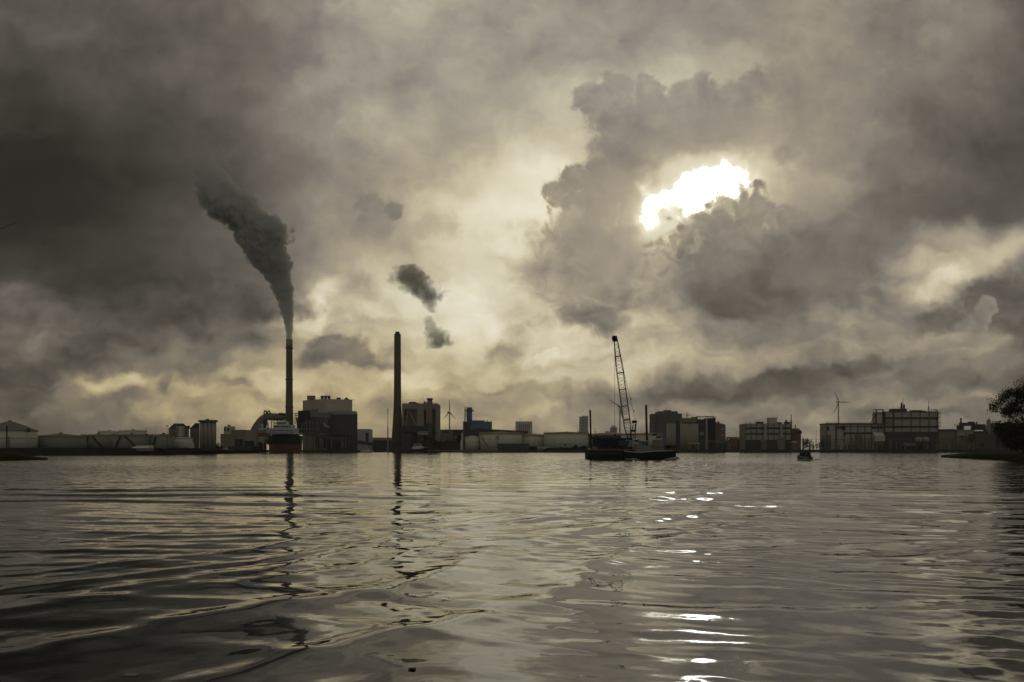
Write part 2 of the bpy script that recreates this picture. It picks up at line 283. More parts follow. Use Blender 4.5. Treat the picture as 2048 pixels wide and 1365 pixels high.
    wash = q.rng(q.m('ADD', q.m('MULTIPLY', ex, ex), q.m('MULTIPLY', ey, ey)), 1.3, .2, 0, .6)      # choppier where the tug has passed
    fleck = q.m('ADD', fleck, wash)
    s1 = q.v('SCALE', slopes(.7, 1.0, (.20, .34, 0), 5), sc=q.m('MULTIPLY', far, fleck))
    s1 = q.v('ADD', s1, q.v('SCALE', q.xyz(0.0, -.035, 0.0), sc=far))     # at a low angle we mostly see the wave faces turned to us
    s2 = q.v('SCALE', slopes(3.2, 4.6, (.034, .062, 0), 4), sc=fleck)
    nn = q.v('NORMALIZE', q.v('ADD', q.v('ADD', geo.outputs['Normal'], s1), s2))
    b = q.n('ShaderNodeBsdfPrincipled'); b.inputs['Base Color'].default_value = (.006, .0055, .004, 1)
    b.inputs['Roughness'].default_value = .03; b.inputs['IOR'].default_value = 1.55; q.set(b.inputs['Normal'], nn)
    oo = q.n('ShaderNodeOutputMaterial'); q.nt.links.new(b.outputs[0], oo.inputs[0])
    me.materials.append(m); o['kind'] = 'structure'; o['label'] = 'wide rippled harbour water reflecting the grey sky'
    return o
build_water()

# ---------------------------------------------------------------- mesh builder
class MB:
    def __init__(s): s.v = []; s.f = []; s.p = []
    def add(s, vs, fs):
        b = len(s.v); s.p.append((b, b + len(vs), len(s.f), len(s.f) + len(fs))); s.v += [tuple(q) for q in vs]; s.f += [[b + i for i in f] for f in fs]; return s
    def prism(s, pts, z0, z1, top=None):
        n = len(pts); t = top or pts
        zz = z1 if isinstance(z1, (list, tuple)) else [z1] * n
        vs = [(p[0], p[1], z0) for p in pts] + [(t[i][0], t[i][1], zz[i]) for i in range(n)]
        return s.add(vs, [list(range(n))[::-1], list(range(n, 2 * n))] + [[i, (i + 1) % n, n + (i + 1) % n, n + i] for i in range(n)])
    def box(s, x0, x1, y0, y1, z0, z1):
        return s.prism([(x0, y0), (x1, y0), (x1, y1), (x0, y1)], z0, z1)
    def cyl(s, x, y, r, z0, z1, n=20, r2=None, cap=True):
        r2 = r if r2 is None else r2
        a = [(math.cos(6.28319 * i / n), math.sin(6.28319 * i / n)) for i in range(n)]
        return s.prism([(x + r * c, y + r * q) for c, q in a], z0, z1, [(x + r2 * c, y + r2 * q) for c, q in a])
    def lathe(s, x, y, prof, n=28):
        vs = []; fs = []
        for r, z in prof: vs += [(x + r * math.cos(6.28319 * i / n), y + r * math.sin(6.28319 * i / n), z) for i in range(n)]
        for k in range(len(prof) - 1):
            for i in range(n): j = (i + 1) % n; fs.append([k * n + i, k * n + j, (k + 1) * n + j, (k + 1) * n + i])
        fs += [list(range(n))[::-1], list(range((len(prof) - 1) * n, len(prof) * n))]
        return s.add(vs, fs)
    def bar(s, a, b, w, w2=None, h=None, n=4):
        a, b = Vector(a), Vector(b); d = (b - a)
        if d.length < 1e-6: return s
        d.normalize(); u = d.cross(Vector((0, 0, 1)))
        if u.length < .01: u = Vector((1, 0, 0))
        u.normalize(); t = u.cross(d); w2 = w if w2 is None else w2; h = h or 1.0; vs = []
        for p, q in ((a, w), (b, w2)):
            for i in range(n):
                c = 6.28319 * (i + .5) / n; vs.append(p + (u * math.cos(c) + t * math.sin(c) * h) * q * (.7071 if n == 4 else .5))
        return s.add(vs, [list(range(n))[::-1], list(range(n, 2 * n))] + [[i, (i + 1) % n, n + (i + 1) % n, n + i] for i in range(n)])
    def tube(s, pts, r, n=10):
        pts = [Vector(p) for p in pts]; rr = r if isinstance(r, (list, tuple)) else [r] * len(pts); vs = []; fs = []
        for k, p in enumerate(pts):
            d = (pts[min(k + 1, len(pts) - 1)] - pts[max(k - 1, 0)]).normalized(); u = d.cross(Vector((0, 1, 0)))
            if u.length < .05: u = Vector((1, 0, 0))
            u.normalize(); t = u.cross(d)
            vs += [p + (u * math.cos(6.28319 * i / n) + t * math.sin(6.28319 * i / n)) * rr[k] for i in range(n)]
        for k in range(len(pts) - 1):
            for i in range(n): j = (i + 1) % n; fs.append([k * n + i, k * n + j, (k + 1) * n + j, (k + 1) * n + i])
        fs += [list(range(n))[::-1], list(range((len(pts) - 1) * n, len(pts) * n))]
        return s.add(vs, fs)
    def rail(s, x0, x1, y, z, h=1.1, step=2.5, w=.12):
        n = max(1, int(abs(x1 - x0) / step))
        for i in range(n + 1): q = x0 + (x1 - x0) * i / n; s.box(q - w / 2, q + w / 2, y - w / 2, y + w / 2, z, z + h)
        s.box(x0, x1, y - w * .4, y + w * .4, z + h, z + h + w)
        return s.box(x0, x1, y - w * .4, y + w * .4, z + h * .5, z + h * .5 + w * .7)
    def clusters(s):
        """groups of shapes that touch, so that pieces standing apart become parts of their own"""
        n = len(s.p); V_ = np.array(s.v, float); lo = np.array([V_[a:b].min(0) for a, b, _, _ in s.p]) - .25; hi = np.array([V_[a:b].max(0) for a, b, _, _ in s.p]) + .25
        g_ = [-1] * n; c = 0
        for i in range(n):
            if g_[i] >= 0: continue
            g_[i] = c; st = [i]
            while st:
                k = st.pop()
                for j in np.nonzero((lo <= hi[k]).all(1) & (hi >= lo[k]).all(1))[0]:
                    if g_[j] < 0: g_[j] = c; st.append(int(j))
            c += 1
        return g_, c
    def build(s, name, m, parent=None, smooth=False):
        if not s.v: return None
        if parent is not None and 1 < len(s.p) < 160:
            g_, c = s.clusters()
            if 1 < c <= 10:
                first = None
                for k in range(c):
                    q = MB()
                    for i, (a, b, e, f) in enumerate(s.p):
                        if g_[i] == k: q.add(s.v[a:b], [[w - a for w in ff] for ff in s.f[e:f]])
                    o = q.build(name, m, parent, smooth); first = first or o
                return first
        vs = np.array(s.v, float)
        if parent is None:
            o0 = Vector(((vs[:, 0].min() + vs[:, 0].max()) / 2, (vs[:, 1].min() + vs[:, 1].max()) / 2, vs[:, 2].min()))
        else:
            o0 = Vector((0, 0, 0)); q = parent
            while q is not None: o0 += q.location; q = q.parent
        me = bpy.data.meshes.new(name); me.from_pydata((vs - np.array(o0)).tolist(), [], s.f); me.update()
        if smooth: me.polygons.foreach_set('use_smooth', [len(f) == 4 for f in s.f])
        o = bpy.data.objects.new(name, me); C.objects.link(o); me.materials.append(m)
        if parent is None: o.location = o0
        else: o.parent = parent
        return o
def tag(o, label, cat=None, group=None, kind=None):
    o['label'] = label
    if cat: o['category'] = cat
    if group: o['group'] = group
    if kind: o['kind'] = kind
    return o
def thing(name, label, cat, loc, group=None):
    o = bpy.data.objects.new(name, None); C.objects.link(o); o.location = loc; return tag(o, label, cat, group)
GZ = 2.5
def bx(mb, x0, x1, yt, yb, D, dep, off=0.0):
    """a box whose front stands D metres away, given by its edges as seen from the quay"""
    z0 = GZ if yb is None else Z(yb, D)
    return mb.box(X(x0, D), X(x1, D), D + off, D + off + dep, z0, Z(yt, D))
def pmat(name, r, g_, b, rough=.85, k=.15, **kw):
    """paint or concrete whose colour reads as r, g, b on the shaded side"""
    return mat(name, tuple(min(.75, max(.012, lin(q) / k)) for q in (r, g_, b)), rough, **kw)

M_grass = mat('bank_grass', (.030, .036, .012), 1, var=.4, scale=.6, spec=.05)
M_earth = mat('quay_ground', (.05, .047, .04), 1, var=.3, scale=.2, spec=.05)
M_bush = mat('dark_foliage', (.040, .045, .022), .9, var=.4, scale=.8, spec=.1)
M_leaf = mat('tree_leaves', (.045, .040, .020), .9, var=.5, scale=1.5, spec=.1)
M_bark = mat('bark', (.045, .038, .030), .95, var=.3, scale=2, spec=.1)
M_tank = pmat('cream_tank_steel', 100, 93, 83, streak=.10)
M_tankg = pmat('grey_tank_steel', 62, 61, 55, streak=.10)
M_rust = pmat('ochre_rim_paint', 96, 80, 60, streak=.2)
M_dark = pmat('dark_steel', 26, 25, 22, rough=.6)
M_black = mat('black_paint', (.012, .012, .013), .5)
M_chim = pmat('stack_concrete', 44, 41, 32, streak=.18, scale=.05)
M_chim2 = pmat('stack_soot_concrete', 38, 35, 28, streak=.18, scale=.05)
M_conc = pmat('weathered_concrete', 70, 66, 58, streak=.15, scale=.1)
M_conc2 = pmat('pale_cladding', 92, 86, 77, streak=.08, scale=.08)
M_conc3 = pmat('grey_green_cladding', 58, 56, 48, streak=.10, scale=.08)
M_navy = pmat('navy_cladding', 28, 30, 33, rough=.6, streak=.05, scale=.08)
M_blue = pmat('blue_cladding', 38, 52, 65, rough=.6, streak=.10, scale=.1)
M_blue2 = pmat('deep_blue_paint', 21, 24, 31, rough=.6)
M_brown = pmat('brown_brick', 58, 46, 40, streak=.10, scale=.2)
M_rustb = pmat('rust_brown_steel', 66, 52, 40, streak=.25)
M_red = pmat('red_antifouling', 48, 27, 23, streak=.2, scale=.15)
M_redb = mat('bright_red_paint', (.70, .12, .06), .5)
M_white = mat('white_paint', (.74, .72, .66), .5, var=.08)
M_glass = mat('dark_window_glass', (.014, .014, .015), .15, var=.05, spec=.5)
M_yell = pmat('yellow_paint', 84, 74, 30)
M_silver = mat('galvanised_steel', (.5, .5, .48), .35, .8)
M_haze = mat('distant_facade', (.16, .15, .14), .9)
M_hazeg = mat('distant_glass_facade', (.10, .12, .12), .6)

# ---------------------------------------------------------------- land
def land():
    shore = [(-4200, 700), (-900, 520), (-100, 485), (60, 488), (200, 497), (300, 520), (380, 585), (430, 670), (470, 800), (500, 980), (540, 1083), (760, 1090), (1085, 1083), (1095, 1010), (1172, 1005), (1200, 1060), (1400, 1083), (1900, 1083), (2200, 1060), (5600, 900)]
    def zt(p):
        a = 4.6 if p < 420 else (4.6 - 2.1 * min(1, (p - 420) / 60.))
        if p > 1085: a = 3.6
        return a
    xs = sorted(set([p for p, _ in shore] + [p for p in range(-900, 2400, 6)]))
    prof = [(-6, -2.5), (0, .05), (1.6, .45), (2.2, .92), (6, 1.0), (14, 1.0), (22, None), (1500, None), (3300, None)]
    rs = random.Random(3); vs = []; fs = []; n = len(prof)
    for p in xs:
        D = float(np.interp(p, [q for q, _ in shore], [q for _, q in shore]))
        for off, h in prof:
            z = h if off <= 0 else (GZ if h is None else zt(p) * h + (rs.uniform(-.25, .25) if 0 < off < 20 else 0))
            d = D + off; vs.append((X(p, D) * (1 if off < 100 else d / D), d, z))
    for i in range(len(xs) - 1):
        for k in range(n - 1): a = i * n + k; fs.append([a, a + n, a + n + 1, a + 1])
    mb = MB().add(vs, fs); o = mb.build('ground', M_earth); o['kind'] = 'structure'; o['label'] = 'flat industrial shore behind the far quay'
land()
def spit(name, pts_front, back, ztop, label):
    vs = []; fs = []; prof = [(-2.5, -.8), (0, .02), (.5, .5), (2.5, .8), (8, .95), (20, 1.0), (None, 1.0), (None, -.5)]
    rs = random.Random(5)
    for (p, D, hh) in pts_front:
        for k, (off, h) in enumerate(prof):
            d = D + off if off is not None else back(p) + (6 if k == len(prof) - 1 else 0)
            d = min(d, back(p)) if k < len(prof) - 1 else d
            z = h * ztop * hh if h > 0 else h
            if 1 < k < 6: z += rs.uniform(-.12, .12) * hh
            vs.append((X(p, d), d, z))
    n = len(prof)
    for i in range(len(pts_front) - 1):
        for k in range(n - 1): a = i * n + k; fs.append([a, a + n, a + n + 1, a + 1])
    o = MB().add(vs, fs).build(name, M_grass); o['kind'] = 'structure'; o['label'] = label
    return o
fr = [(1882, 352, .25)] + [(1890 + 8 * i, 345 - 122 * (i / 22) ** .75, min(1, .35 + .08 * i)) for i in range(22)] + [(2300, 190, 1), (3000, 140, 1)]
spit('grass_spit', fr, lambda p: 420, 2.15, 'low dark grass spit reaching into the water at the right edge')
fl = [(-2600, 150, 1), (-900, 190, 1), (-200, 236, 1)] + [(-100 + 9 * i, 243 + .9 * i, max(.25, min(1, (22 - i) * .12))) for i in range(22)] + [(96, 268, .12)]
spit('grass_bank', fl, lambda p: 330 if p < 60 else 300, 2.3, 'dark grassy bank at the left edge of the water')

# ---------------------------------------------------------------- vegetation
def leaf_cloud(mb, blobs, n, size, rs):
    for _ in range(n):
        c, r = rs.choice(blobs)
        while True:
            d = Vector((rs.uniform(-1, 1), rs.uniform(-1, 1), rs.uniform(-1, 1)))
            if d.length < 1: break
        p = Vector(c) + Vector((d.x * r[0], d.y * r[1], d.z * r[2])) * (d.length ** -.4)
        a = Vector((rs.gauss(0, 1), rs.gauss(0, 1), rs.gauss(0, 1))).normalized(); b = a.orthogonal().normalized()
        q = a.cross(b); s = size * rs.uniform(.5, 1.3)
        mb.add([p - b * s, p + q * s * .6, p + b * s, p - q * s * .6], [[0, 1, 2, 3]])
def bush(name, label, x0, x1, yt, D, n=500, size=.6, cat='bush', group=None, seed=1, m=None, trunk=True):
    rs = random.Random(seed); zt = Z(yt, D); w = X(x1, D) - X(x0, D); cx = (X(x0, D) + X(x1, D)) / 2; h = zt - GZ
    r = thing(name, label, cat, (cx, D, GZ), group)
    bl = []
    for _ in range(9):
        u = rs.uniform(-.36, .36); k = 1 - abs(u) * 1.1
        bl.append(((cx + u * w, D + rs.uniform(-.2, .2) * w, GZ + h * rs.uniform(.35, .72) * k + h * .08), (w * .17, w * .17, h * rs.uniform(.2, .3))))
    mb = MB(); leaf_cloud(mb, bl, n, size, rs); mb.build('crown', m or M_bush, r)
    t = MB(); t.cyl(cx, D, max(.15, h * .03), GZ - .3, GZ + h * .5, 6, max(.08, h * .015))
    for _ in range(4): t.bar((cx, D, GZ + h * .25), (cx + rs.uniform(-.3, .3) * w, D + rs.uniform(-.2, .2) * w, GZ + h * rs.uniform(.5, .75)), h * .03, h * .01)
    t.build('trunk', M_bark, r)
    return r
def big_tree():
    D = 262; x0 = X(2066, D); base = 2.0; rs = random.Random(21)
    r = thing('broadleaf_tree', 'tall dark half-bare tree on the grass spit at the right edge', 'tree', (x0, D, base))
    T = MB(); tips = []
    def grow(p, d, L, w, lev):
        q = p + d * L; T.tube([p, p + d * L * .5 + Vector((rs.gauss(0, .03), rs.gauss(0, .03), 0)) * L, q], [w, w * .85, w * .66], 6 if lev < 3 else 4)
        if lev >= 5: tips.append(q); tips.append(p + d * L * .5); return
        for k in range(rs.choice((2, 3, 3)) if lev > 0 else 5):
            a = rs.uniform(0, 6.283); t = R(rs.uniform(16, 44)); o = d.orthogonal().normalized(); s = d.cross(o)
            e = (d * math.cos(t) + (o * math.cos(a) + s * math.sin(a)) * math.sin(t) + Vector((0, 0, .10))).normalized()
            grow(q, e, L * rs.uniform(.66, .86), w * rs.uniform(.5, .7), lev + 1)
    grow(Vector((x0, D, base - .5)), Vector((.02, 0, 1)), 7.4, .5, 0)
    for k in range(5): grow(Vector((x0, D, base + 4.5 + k * .9)), Vector((math.cos(k * 2.2) * .7, math.sin(k * 2.2) * .7, .75)).normalized(), 4.6, .24, 1)
    T.build('trunk', M_bark, r, True)
    zs = [t.z for t in tips]; print('TREE top', max(zs), 'want', Z(750, D), 'x', min(t.x for t in tips), X(1992, D), len(tips))
    K = MB()
    for t in tips:
        for _ in range(rs.randint(8, 14) if t.z > base + 15 else rs.randint(12, 20)):
            p = t + Vector((rs.gauss(0, .6), rs.gauss(0, .6), rs.gauss(0, .6))); a = Vector((rs.gauss(0, 1), rs.gauss(0, 1), rs.gauss(0, 1))).normalized(); b = a.orthogonal().normalized(); q = a.cross(b); s = rs.uniform(.14, .34)
            K.add([p - b * s, p + q * s * .7, p + b * s, p - q * s * .7], [[0, 1, 2, 3]])
    bl = [((X(2045, D), D, Z(800, D)), (7.2, 7.2, 7.2)), ((X(2080, D), D + 2, Z(782, D)), (7.5, 7, 6.2)), ((X(2060, D), D - 1, Z(838, D)), (9, 8, 6.5)), ((X(2110, D), D, Z(815, D)), (8, 8, 9)), ((X(2020, D), D, Z(808, D)), (4, 4, 5)), ((X(2045, D), D, Z(862, D)), (8, 8, 5.5)), ((X(2040, D), D, Z(880, D)), (7, 7, 4))]
    leaf_cloud(K, bl, 15000, .16, rs)
    K.build('crown', M_leaf, r)
big_tree()
def shrub_at(name, label, x0, x1, yt, D, zb, n, seed, size=.28):
    global GZ
    g0 = GZ; GZ = zb; b = bush(name, label, x0, x1, yt, D, n, size, 'shrub', None, seed, M_leaf); GZ = g0; return b
shrub_at('dense_shrub', 'dense black shrub below the tall tree at the right edge', 1990, 2110, 828, 285, 1.9, 9000, 4, .30)
shrub_at('round_shrub', 'low black shrub at the foot of the tall tree on the spit', 2008, 2085, 862, 250, 1.9, 3500, 9, .22)

# ---------------------------------------------------------------- tank farm, left
def tank(name, label, x0, x1, ye, ya, D, m, rim=None, stair=0, mast=None, group='round storage tanks of the left terminal', seams=2, rail=True):
    xc = (X(x0, D) + X(x1, D)) / 2; r = (X(x1, D) - X(x0, D)) / 2; yc = D + r; ze = Z(ye, D)
    t = thing(name, label, 'storage tank', (xc, yc, GZ), group)
    MB().cyl(xc, yc, r, GZ - .5, ze, 48).build('shell', m, t, True)
    q = MB(); q.lathe(xc, yc, [(r + .25, ze), (r + .25, ze + .35), (r * .55, ze + (Z(ya, D) - ze) * .62), (r * .12, Z(ya, D)), (.05, Z(ya, D) + .1)], 48); q.build('roof', rim or m, t)
    if rail:
        q = MB()
        for i in range(40):
            a = 6.2832 * i / 40; b = 6.2832 * (i + 1) / 40
            p = (xc + r * math.cos(a), yc + r * math.sin(a), ze + .3); p2 = (xc + r * math.cos(b), yc + r * math.sin(b), ze + 1.4)
            q.bar(p, (p[0], p[1], ze + 1.4), .10); q.bar((p[0], p[1], ze + 1.4), p2, .10)
        q.box(xc - .8, xc + .8, yc - .8, yc + .8, Z(ya, D) - .3, Z(ya, D) + .9)
        q.build('railing', M_dark if rim is None else rim, t)
    if rim is M_rust: MB().lathe(xc, yc, [(r + .1, ze - 1.3), (r + 1.0, ze - 1.2), (r + 1.1, ze + .5), (r + .3, ze + .55)], 48).build('rim', mat('bright_ochre_paint', (.62, .42, .20), .7, var=.2), t)
    q = MB()
    for k in range(1, seams + 1):
        z = GZ + (ze - GZ) * (k / (seams + .6)); q.lathe(xc, yc, [(r + .02, z), (r + .16, z + .05), (r + .16, z + .25), (r + .02, z + .3)], 48)
    q.build('wind_girder', rim or M_tankg, t)
    for (sa, sb, flip) in ([] if not stair else ([(-1.15, -.45, 0)] if stair == 1 else ([(.1, .85, 0), (-.1, -.5, 1)] if stair == 2 else [(-.25, -.75, 1)]))):
        q = MB(); N = 14; pts = []
        for i in range(N + 1):
            u = i / N; a = -math.pi / 2 + sa + (sb - sa) * u; z = ze - .4 - (ze - GZ - .6) * u
            pts.append(Vector((xc + (r + .7) * math.cos(a), yc + (r + .7) * math.sin(a), z)))
        for i in range(N): q.bar(pts[i], pts[i + 1], .55, h=1.6); q.bar(pts[i] + Vector((0, -.4, 1.2)), pts[i + 1] + Vector((0, -.4, 1.2)), .12)
        q.build('stairway', M_dark if stair != 1 else M_rustb, t)
    return t
LG = 'grey storage tanks of the left terminal'
t = tank('storage_tank', 'big cream storage tank cut by the left edge of the photograph', -62, 38, 862, 842, 540, M_tank, M_conc3, 0, seams=1)
q = MB(); D = 539; q.box(X(13, D), X(15, D), D - .5, D + .2, GZ, Z(852, D)); q.box(X(35, D), X(41, D), D + 10, D + 11, Z(864, D), Z(857, D)); q.box(X(18, D), X(19, D), D - .6, D, GZ, Z(873, D)); q.build('ladder', M_dark, t)
tank('storage_tank', 'wide grey tank directly right of the big cream tank', 48.5, 142, 873.5, 867, 570, M_tankg, None, 0, group=LG, seams=0)
tank('storage_tank', 'grey tank with two dark diagonal stairs, second from the big cream tank', 150, 213, 872, 868, 610, M_tankg, None, 2, group=LG, seams=0)
tank('storage_tank', 'grey tank with crossing stairs standing behind the small white-roofed shed', 209, 283, 871.5, 868, 590, M_tankg, None, 2, group=LG, seams=0)
tank('storage_tank', 'dark grey tank half hidden right of the white-roofed shed', 277, 300, 873, 870, 680, M_tankg, None, 0, group=LG, seams=0)
tank('storage_tank', 'grey domed tank just left of the tall light mast', 297, 339, 872, 868, 600, M_tankg, None, 3, group=LG, seams=0)
tank('storage_tank', 'pale far tank rising behind the grey tanks, left of two', 187, 229, 864, 861.5, 900, M_tank, None, 0, group='pale tanks in the second row', seams=0)
tank('storage_tank', 'pale far tank rising behind the grey tanks, right of two', 228.5, 280, 862.5, 860, 860, M_tank, None, 0, group='pale tanks in the second row', seams=0)
t = tank('storage_tank', 'small white tank with low cone roof in front of the hip-roofed silo', 343, 377, 877, 874, 620, M_tank, None, 0, group=None, seams=1)
q = MB(); D = 612; q.prism([(X(377, D), D), (X(382, D), D), (X(382, D), D + 6), (X(377, D), D + 6)], GZ, [Z(884, D), Z(886, D), Z(886, D), Z(884, D)]); q.box(X(379, D), X(379.6, D), D, D + .5, GZ, Z(880, D)); tag(q.build('site_hut', M_tank), 'tiny white hut leaning against the small white tank', 'hut')
q = thing('storage_shed', 'low shed with pale roof on the left bank below the tanks', 'shed', (X(278, 515), 520, GZ))
D = 515; bx(MB(), 261.5, 294.5, 897, None, D, 9).build('wall', M_conc3, q)
MB().prism([(X(261, D), D - .4), (X(295, D), D - .4), (X(295, D), D + 9.4), (X(261, D), D + 9.4)], Z(897, D), [Z(896.6, D), Z(896.6, D), Z(891.5, D), Z(891.5, D)]).build('roof', M_tank, q)
def mast(label, x, yt, D, w=.25, head=1.6, cat='light mast', name='light_mast', group=None, m=None, zb=None):
    zb = GZ if zb is None else zb
    t = thing(name, label, cat, (X(x, D), D, zb), group); zt = Z(yt, D)
    MB().cyl(X(x, D), D, w, zb, zt, 8, w * .5).build('pole', m or M_dark, t)
    if head: q = MB(); q.box(X(x, D) - head, X(x, D) + head, D - .3, D + .3, zt - .1, zt + .35); q.box(X(x, D) - head * .4, X(x, D) + head * .4, D - .5, D + .5, zt + .2, zt + .6); q.build('lamp_head', m or M_dark, t)
    return t
mast('tall thin light mast with flat lamp head before the hip-roofed silo', 334.3, 853, 560, .22, 1.0)

# ---------------------------------------------------------------- grain silos left of the ship
D = 760
t = thing('grain_silo', 'dark hip-roofed grain silo behind the small white tank', 'silo', (X(357, D), D + 12, GZ))
def P2(*q): return [(X(a, d), d) for a, d in q]
MB().prism(P2((337, D), (378, D), (377, D + 32), (338, D + 32)), GZ, Z(858, D)).build('wall', M_conc3, t)
MB().prism(P2((336.7, D - .3), (378.5, D - .3), (377.3, D + 32.5), (337.6, D + 32.5)), Z(858, D), Z(846.5, D), P2((348, D + 11), (367, D + 11), (367, D + 20), (348, D + 20))).build('roof', M_navy, t)
bx(MB(), 357, 370, 853.5, None, D, 5, -6).build('lift_tower', M_conc2, t)
MB().prism(P2((351, D - 8), (357, D - 6), (357, D - 1), (351, D - 1)), GZ, [Z(858, D), Z(853, D), Z(853, D), Z(858, D)]).build('annex', M_conc3, t)
t = thing('grain_silo', 'dark slope-roofed silo between the hip-roofed silo and the ribbed silos', 'silo', (X(388, 800), 800, GZ)); D = 800
MB().prism(P2((380, D), (399, D), (399, D + 20), (380, D + 20)), GZ, Z(857, D)).build('wall', M_conc3, t)
MB().prism(P2((380, D), (399, D), (399, D + 20), (380, D + 20)), Z(857, D), Z(846.5, D), P2((390.5, D), (399, D), (399, D + 20), (390.5, D + 20))).build('roof', M_navy, t)
MB().bar((X(370, D), D - 3, Z(856, D)), (X(381, D), D - 3, Z(855, D)), 3).build('conveyor', M_dark, t)
D = 790; t = thing('ribbed_silo', 'tall block of round ribbed concrete silos with a flat cap', 'silo', (X(414, D), D, GZ))
w = (X(431, D) - X(398, D)) / 4
for i in range(4): MB().cyl(X(398, D) + w * (i + .5), D + w * .5, w * .5, GZ, Z(844.5, D), 20).build('silo_cell', M_conc, t, True)
bx(MB(), 397, 432, 840.5, 844.5, D, w + 1.6, -.8).build('cap', M_navy, t)
q = MB().rail(X(410, D), X(430, D), D, Z(840.5, D), 1.0); q.box(X(412, D), X(416, D), D, D + 3, Z(840.5, D), Z(838.5, D)); q.build('railing', M_dark, t)
bush('bush', 'dark bush between the ribbed silos and the pale factory', 431, 443, 882, 760, 300, .5, seed=12)
D = 950; t = thing('factory', 'pale low factory with a short square tower behind the workboat', 'factory', (X(470, D), D, GZ))
bx(MB(), 441, 463, 868, None, D, 20).build('hall', M_conc3, t)
q = bx(MB(), 446.5, 461.5, 853, 868, D, 14, 2); bx(q, 452, 456, 849.5, 853, D, 5, 4); q.build('tower', M_conc2, t)
bx(MB(), 463, 488.5, 860, None, D, 40).build('hall', M_conc3, t)
bx(MB(), 488.7, 512, 860.3, None, D, 40, 1).build('hall', M_conc, t)
for a, b, c, d in ((448, 451, 856, 862), (455, 458, 856, 862), (470, 486, 879, 893), (490, 508, 882, 893)): bx(MB(), a, b, c, d, D, .6, -.3).build('window', M_glass, t)
bx(MB(), 420, 505, 893, None, D - 40, 30).build('quay_shed', M_dark, None)
tag(bpy.data.objects['quay_shed'], 'long low black shed on the quay under the pale factory', 'shed')

# ---------------------------------------------------------------- ships and moored craft on the left
def hull(mb, xs, ys, zb, zt, x0, x1, yc, w, bow=1, rake=.15, sheer=.0, n=10):
    """boat hull along x; bow=+1 points right"""
    L = x1 - x0; rows = []
    for i in range(n + 1):
        u = i / n; k = 1 - max(0, (u - .6) / .4) ** 2 * .96; k *= 1 - .25 * max(0, (.15 - u) / .15)
        xx = x0 + L * u if bow > 0 else x1 - L * u; sh = zt + sheer * max(0, u - .4) ** 2 * 2.8 + sheer * .3 * max(0, .3 - u)
        ex = rake * L * .3 * max(0, u - .8) / .2 * (1 if bow > 0 else -1)
        rows.append([(xx - ex * .6, yc - w * k * .38, zb), (xx, yc - w * k * .5, (zb + sh) / 2), (xx + ex, yc - w * k * .53, sh), (xx + ex, yc + w * k * .53, sh), (xx, yc + w * k * .5, (zb + sh) / 2), (xx - ex * .6, yc + w * k * .38, zb)])
    vs = [p for r_ in rows for p in r_]; fs = []
    for i in range(n):
        for j in range(6): a = i * 6 + j; b = i * 6 + (j + 1) % 6; fs.append([a, b, b + 6, a + 6])
    fs += [list(range(6)), list(range(n * 6, n * 6 + 6))[::-1]]
    mb.add(vs, fs); return [r_[2] for r_ in rows]
def gunwale(mb, edge, w=.25):
    for a, b in zip(edge[:-1], edge[1:]): mb.bar(Vector(a) + Vector((0, -.05, .02)), Vector(b) + Vector((0, -.05, .02)), w)
M_ship = pmat('ship_grey_white', 118, 116, 103, streak=.3, scale=.3)
# bulk carrier seen nearly bow-on
D = 905; t = thing('bulk_carrier', 'moored bulk carrier bow-on with black hull, red waterline and pale deckhouse', 'ship', (X(571, D), D + 30, 0))
def shipsec(mb, prof, z0, z1, flare):
    # stem towards us, hull running away behind
    pts = []; top = []
    for u, dx, dd in prof: pts.append((X(571, D + dd) + dx * (1 - flare), D + dd)); top.append((X(571, D + dd) + dx, D + dd - (3 if dd < 4 else 0)))
    mb.prism(pts, z0, z1, top)
S = (X(606, D) - X(535.5, D)) / 2
pf = [(0, -.10 * S, 0), (0, .10 * S, 0), (0, .55 * S, 3), (0, .88 * S, 9), (0, 1.0 * S, 20), (0, 1.0 * S, 150), (0, -1.0 * S, 150), (0, -1.0 * S, 20), (0, -.88 * S, 9), (0, -.55 * S, 3)]
q = MB(); shipsec(q, [(u, a * .96, b) for u, a, b in pf], -1, Z(889, D), .02); q.build('boot_top', M_red, t)
q = MB(); shipsec(q, pf, Z(889, D) + .003, Z(872, D), .035); q.build('hull', M_black, t)
q = MB(); shipsec(q, [(u, a * .8, b) for u, a, b in pf[:6] + pf[6:]], Z(872, D), Z(868.5, D), -.02); q.build('forecastle', M_black, t)
q = MB()
for k, (a, b, c, d_) in enumerate(((538, 593, 856, 872, ), (545, 590, 848, 856), (548, 583, 840, 848))): bx(q, a, b, c, d_, D, 16, 120 + 0 * k)
q = MB(); D2 = D + 100
bx(q, 537, 592, 857, 873, D2, 14); bx(q, 546, 586, 850, 857, D2, 11, 1); bx(q, 552, 573, 843, 850, D2, 9, 2); q.build('deckhouse', M_ship, t)
q = MB()
for (a, b, c, d_) in ((549, 572, 845.5, 847.5), (548, 582, 852.5, 854.5), (541, 588, 860.5, 862), (541, 588, 866, 867.3)):
    bx(q, a, b, c, d_, D2, .4, -.3)
q.build('window_band', M_glass, t)
bx(MB(), 565, 569, 840, 850, D2, 5, 4).build('funnel', M_white, t)
q = bx(MB(), 521, 540, 857, 860, D2, 4, -8); bx(q, 523, 538, 864, 866, D2, 4, -8); bx(q, 527, 529, 848, 890, D2, 3, -8); bx(q, 538, 540, 846, 890, D2, 3, -8); q.build('deck_crane', M_ship, t)
q = MB(); rs = random.Random(2)
for i in range(9):
    xx = X(520 + i * 8.5, D2); q.bar((xx, D2 - 4, Z(872, D2)), (xx, D2 - 4, Z(rs.uniform(838, 862), D2)), .6)
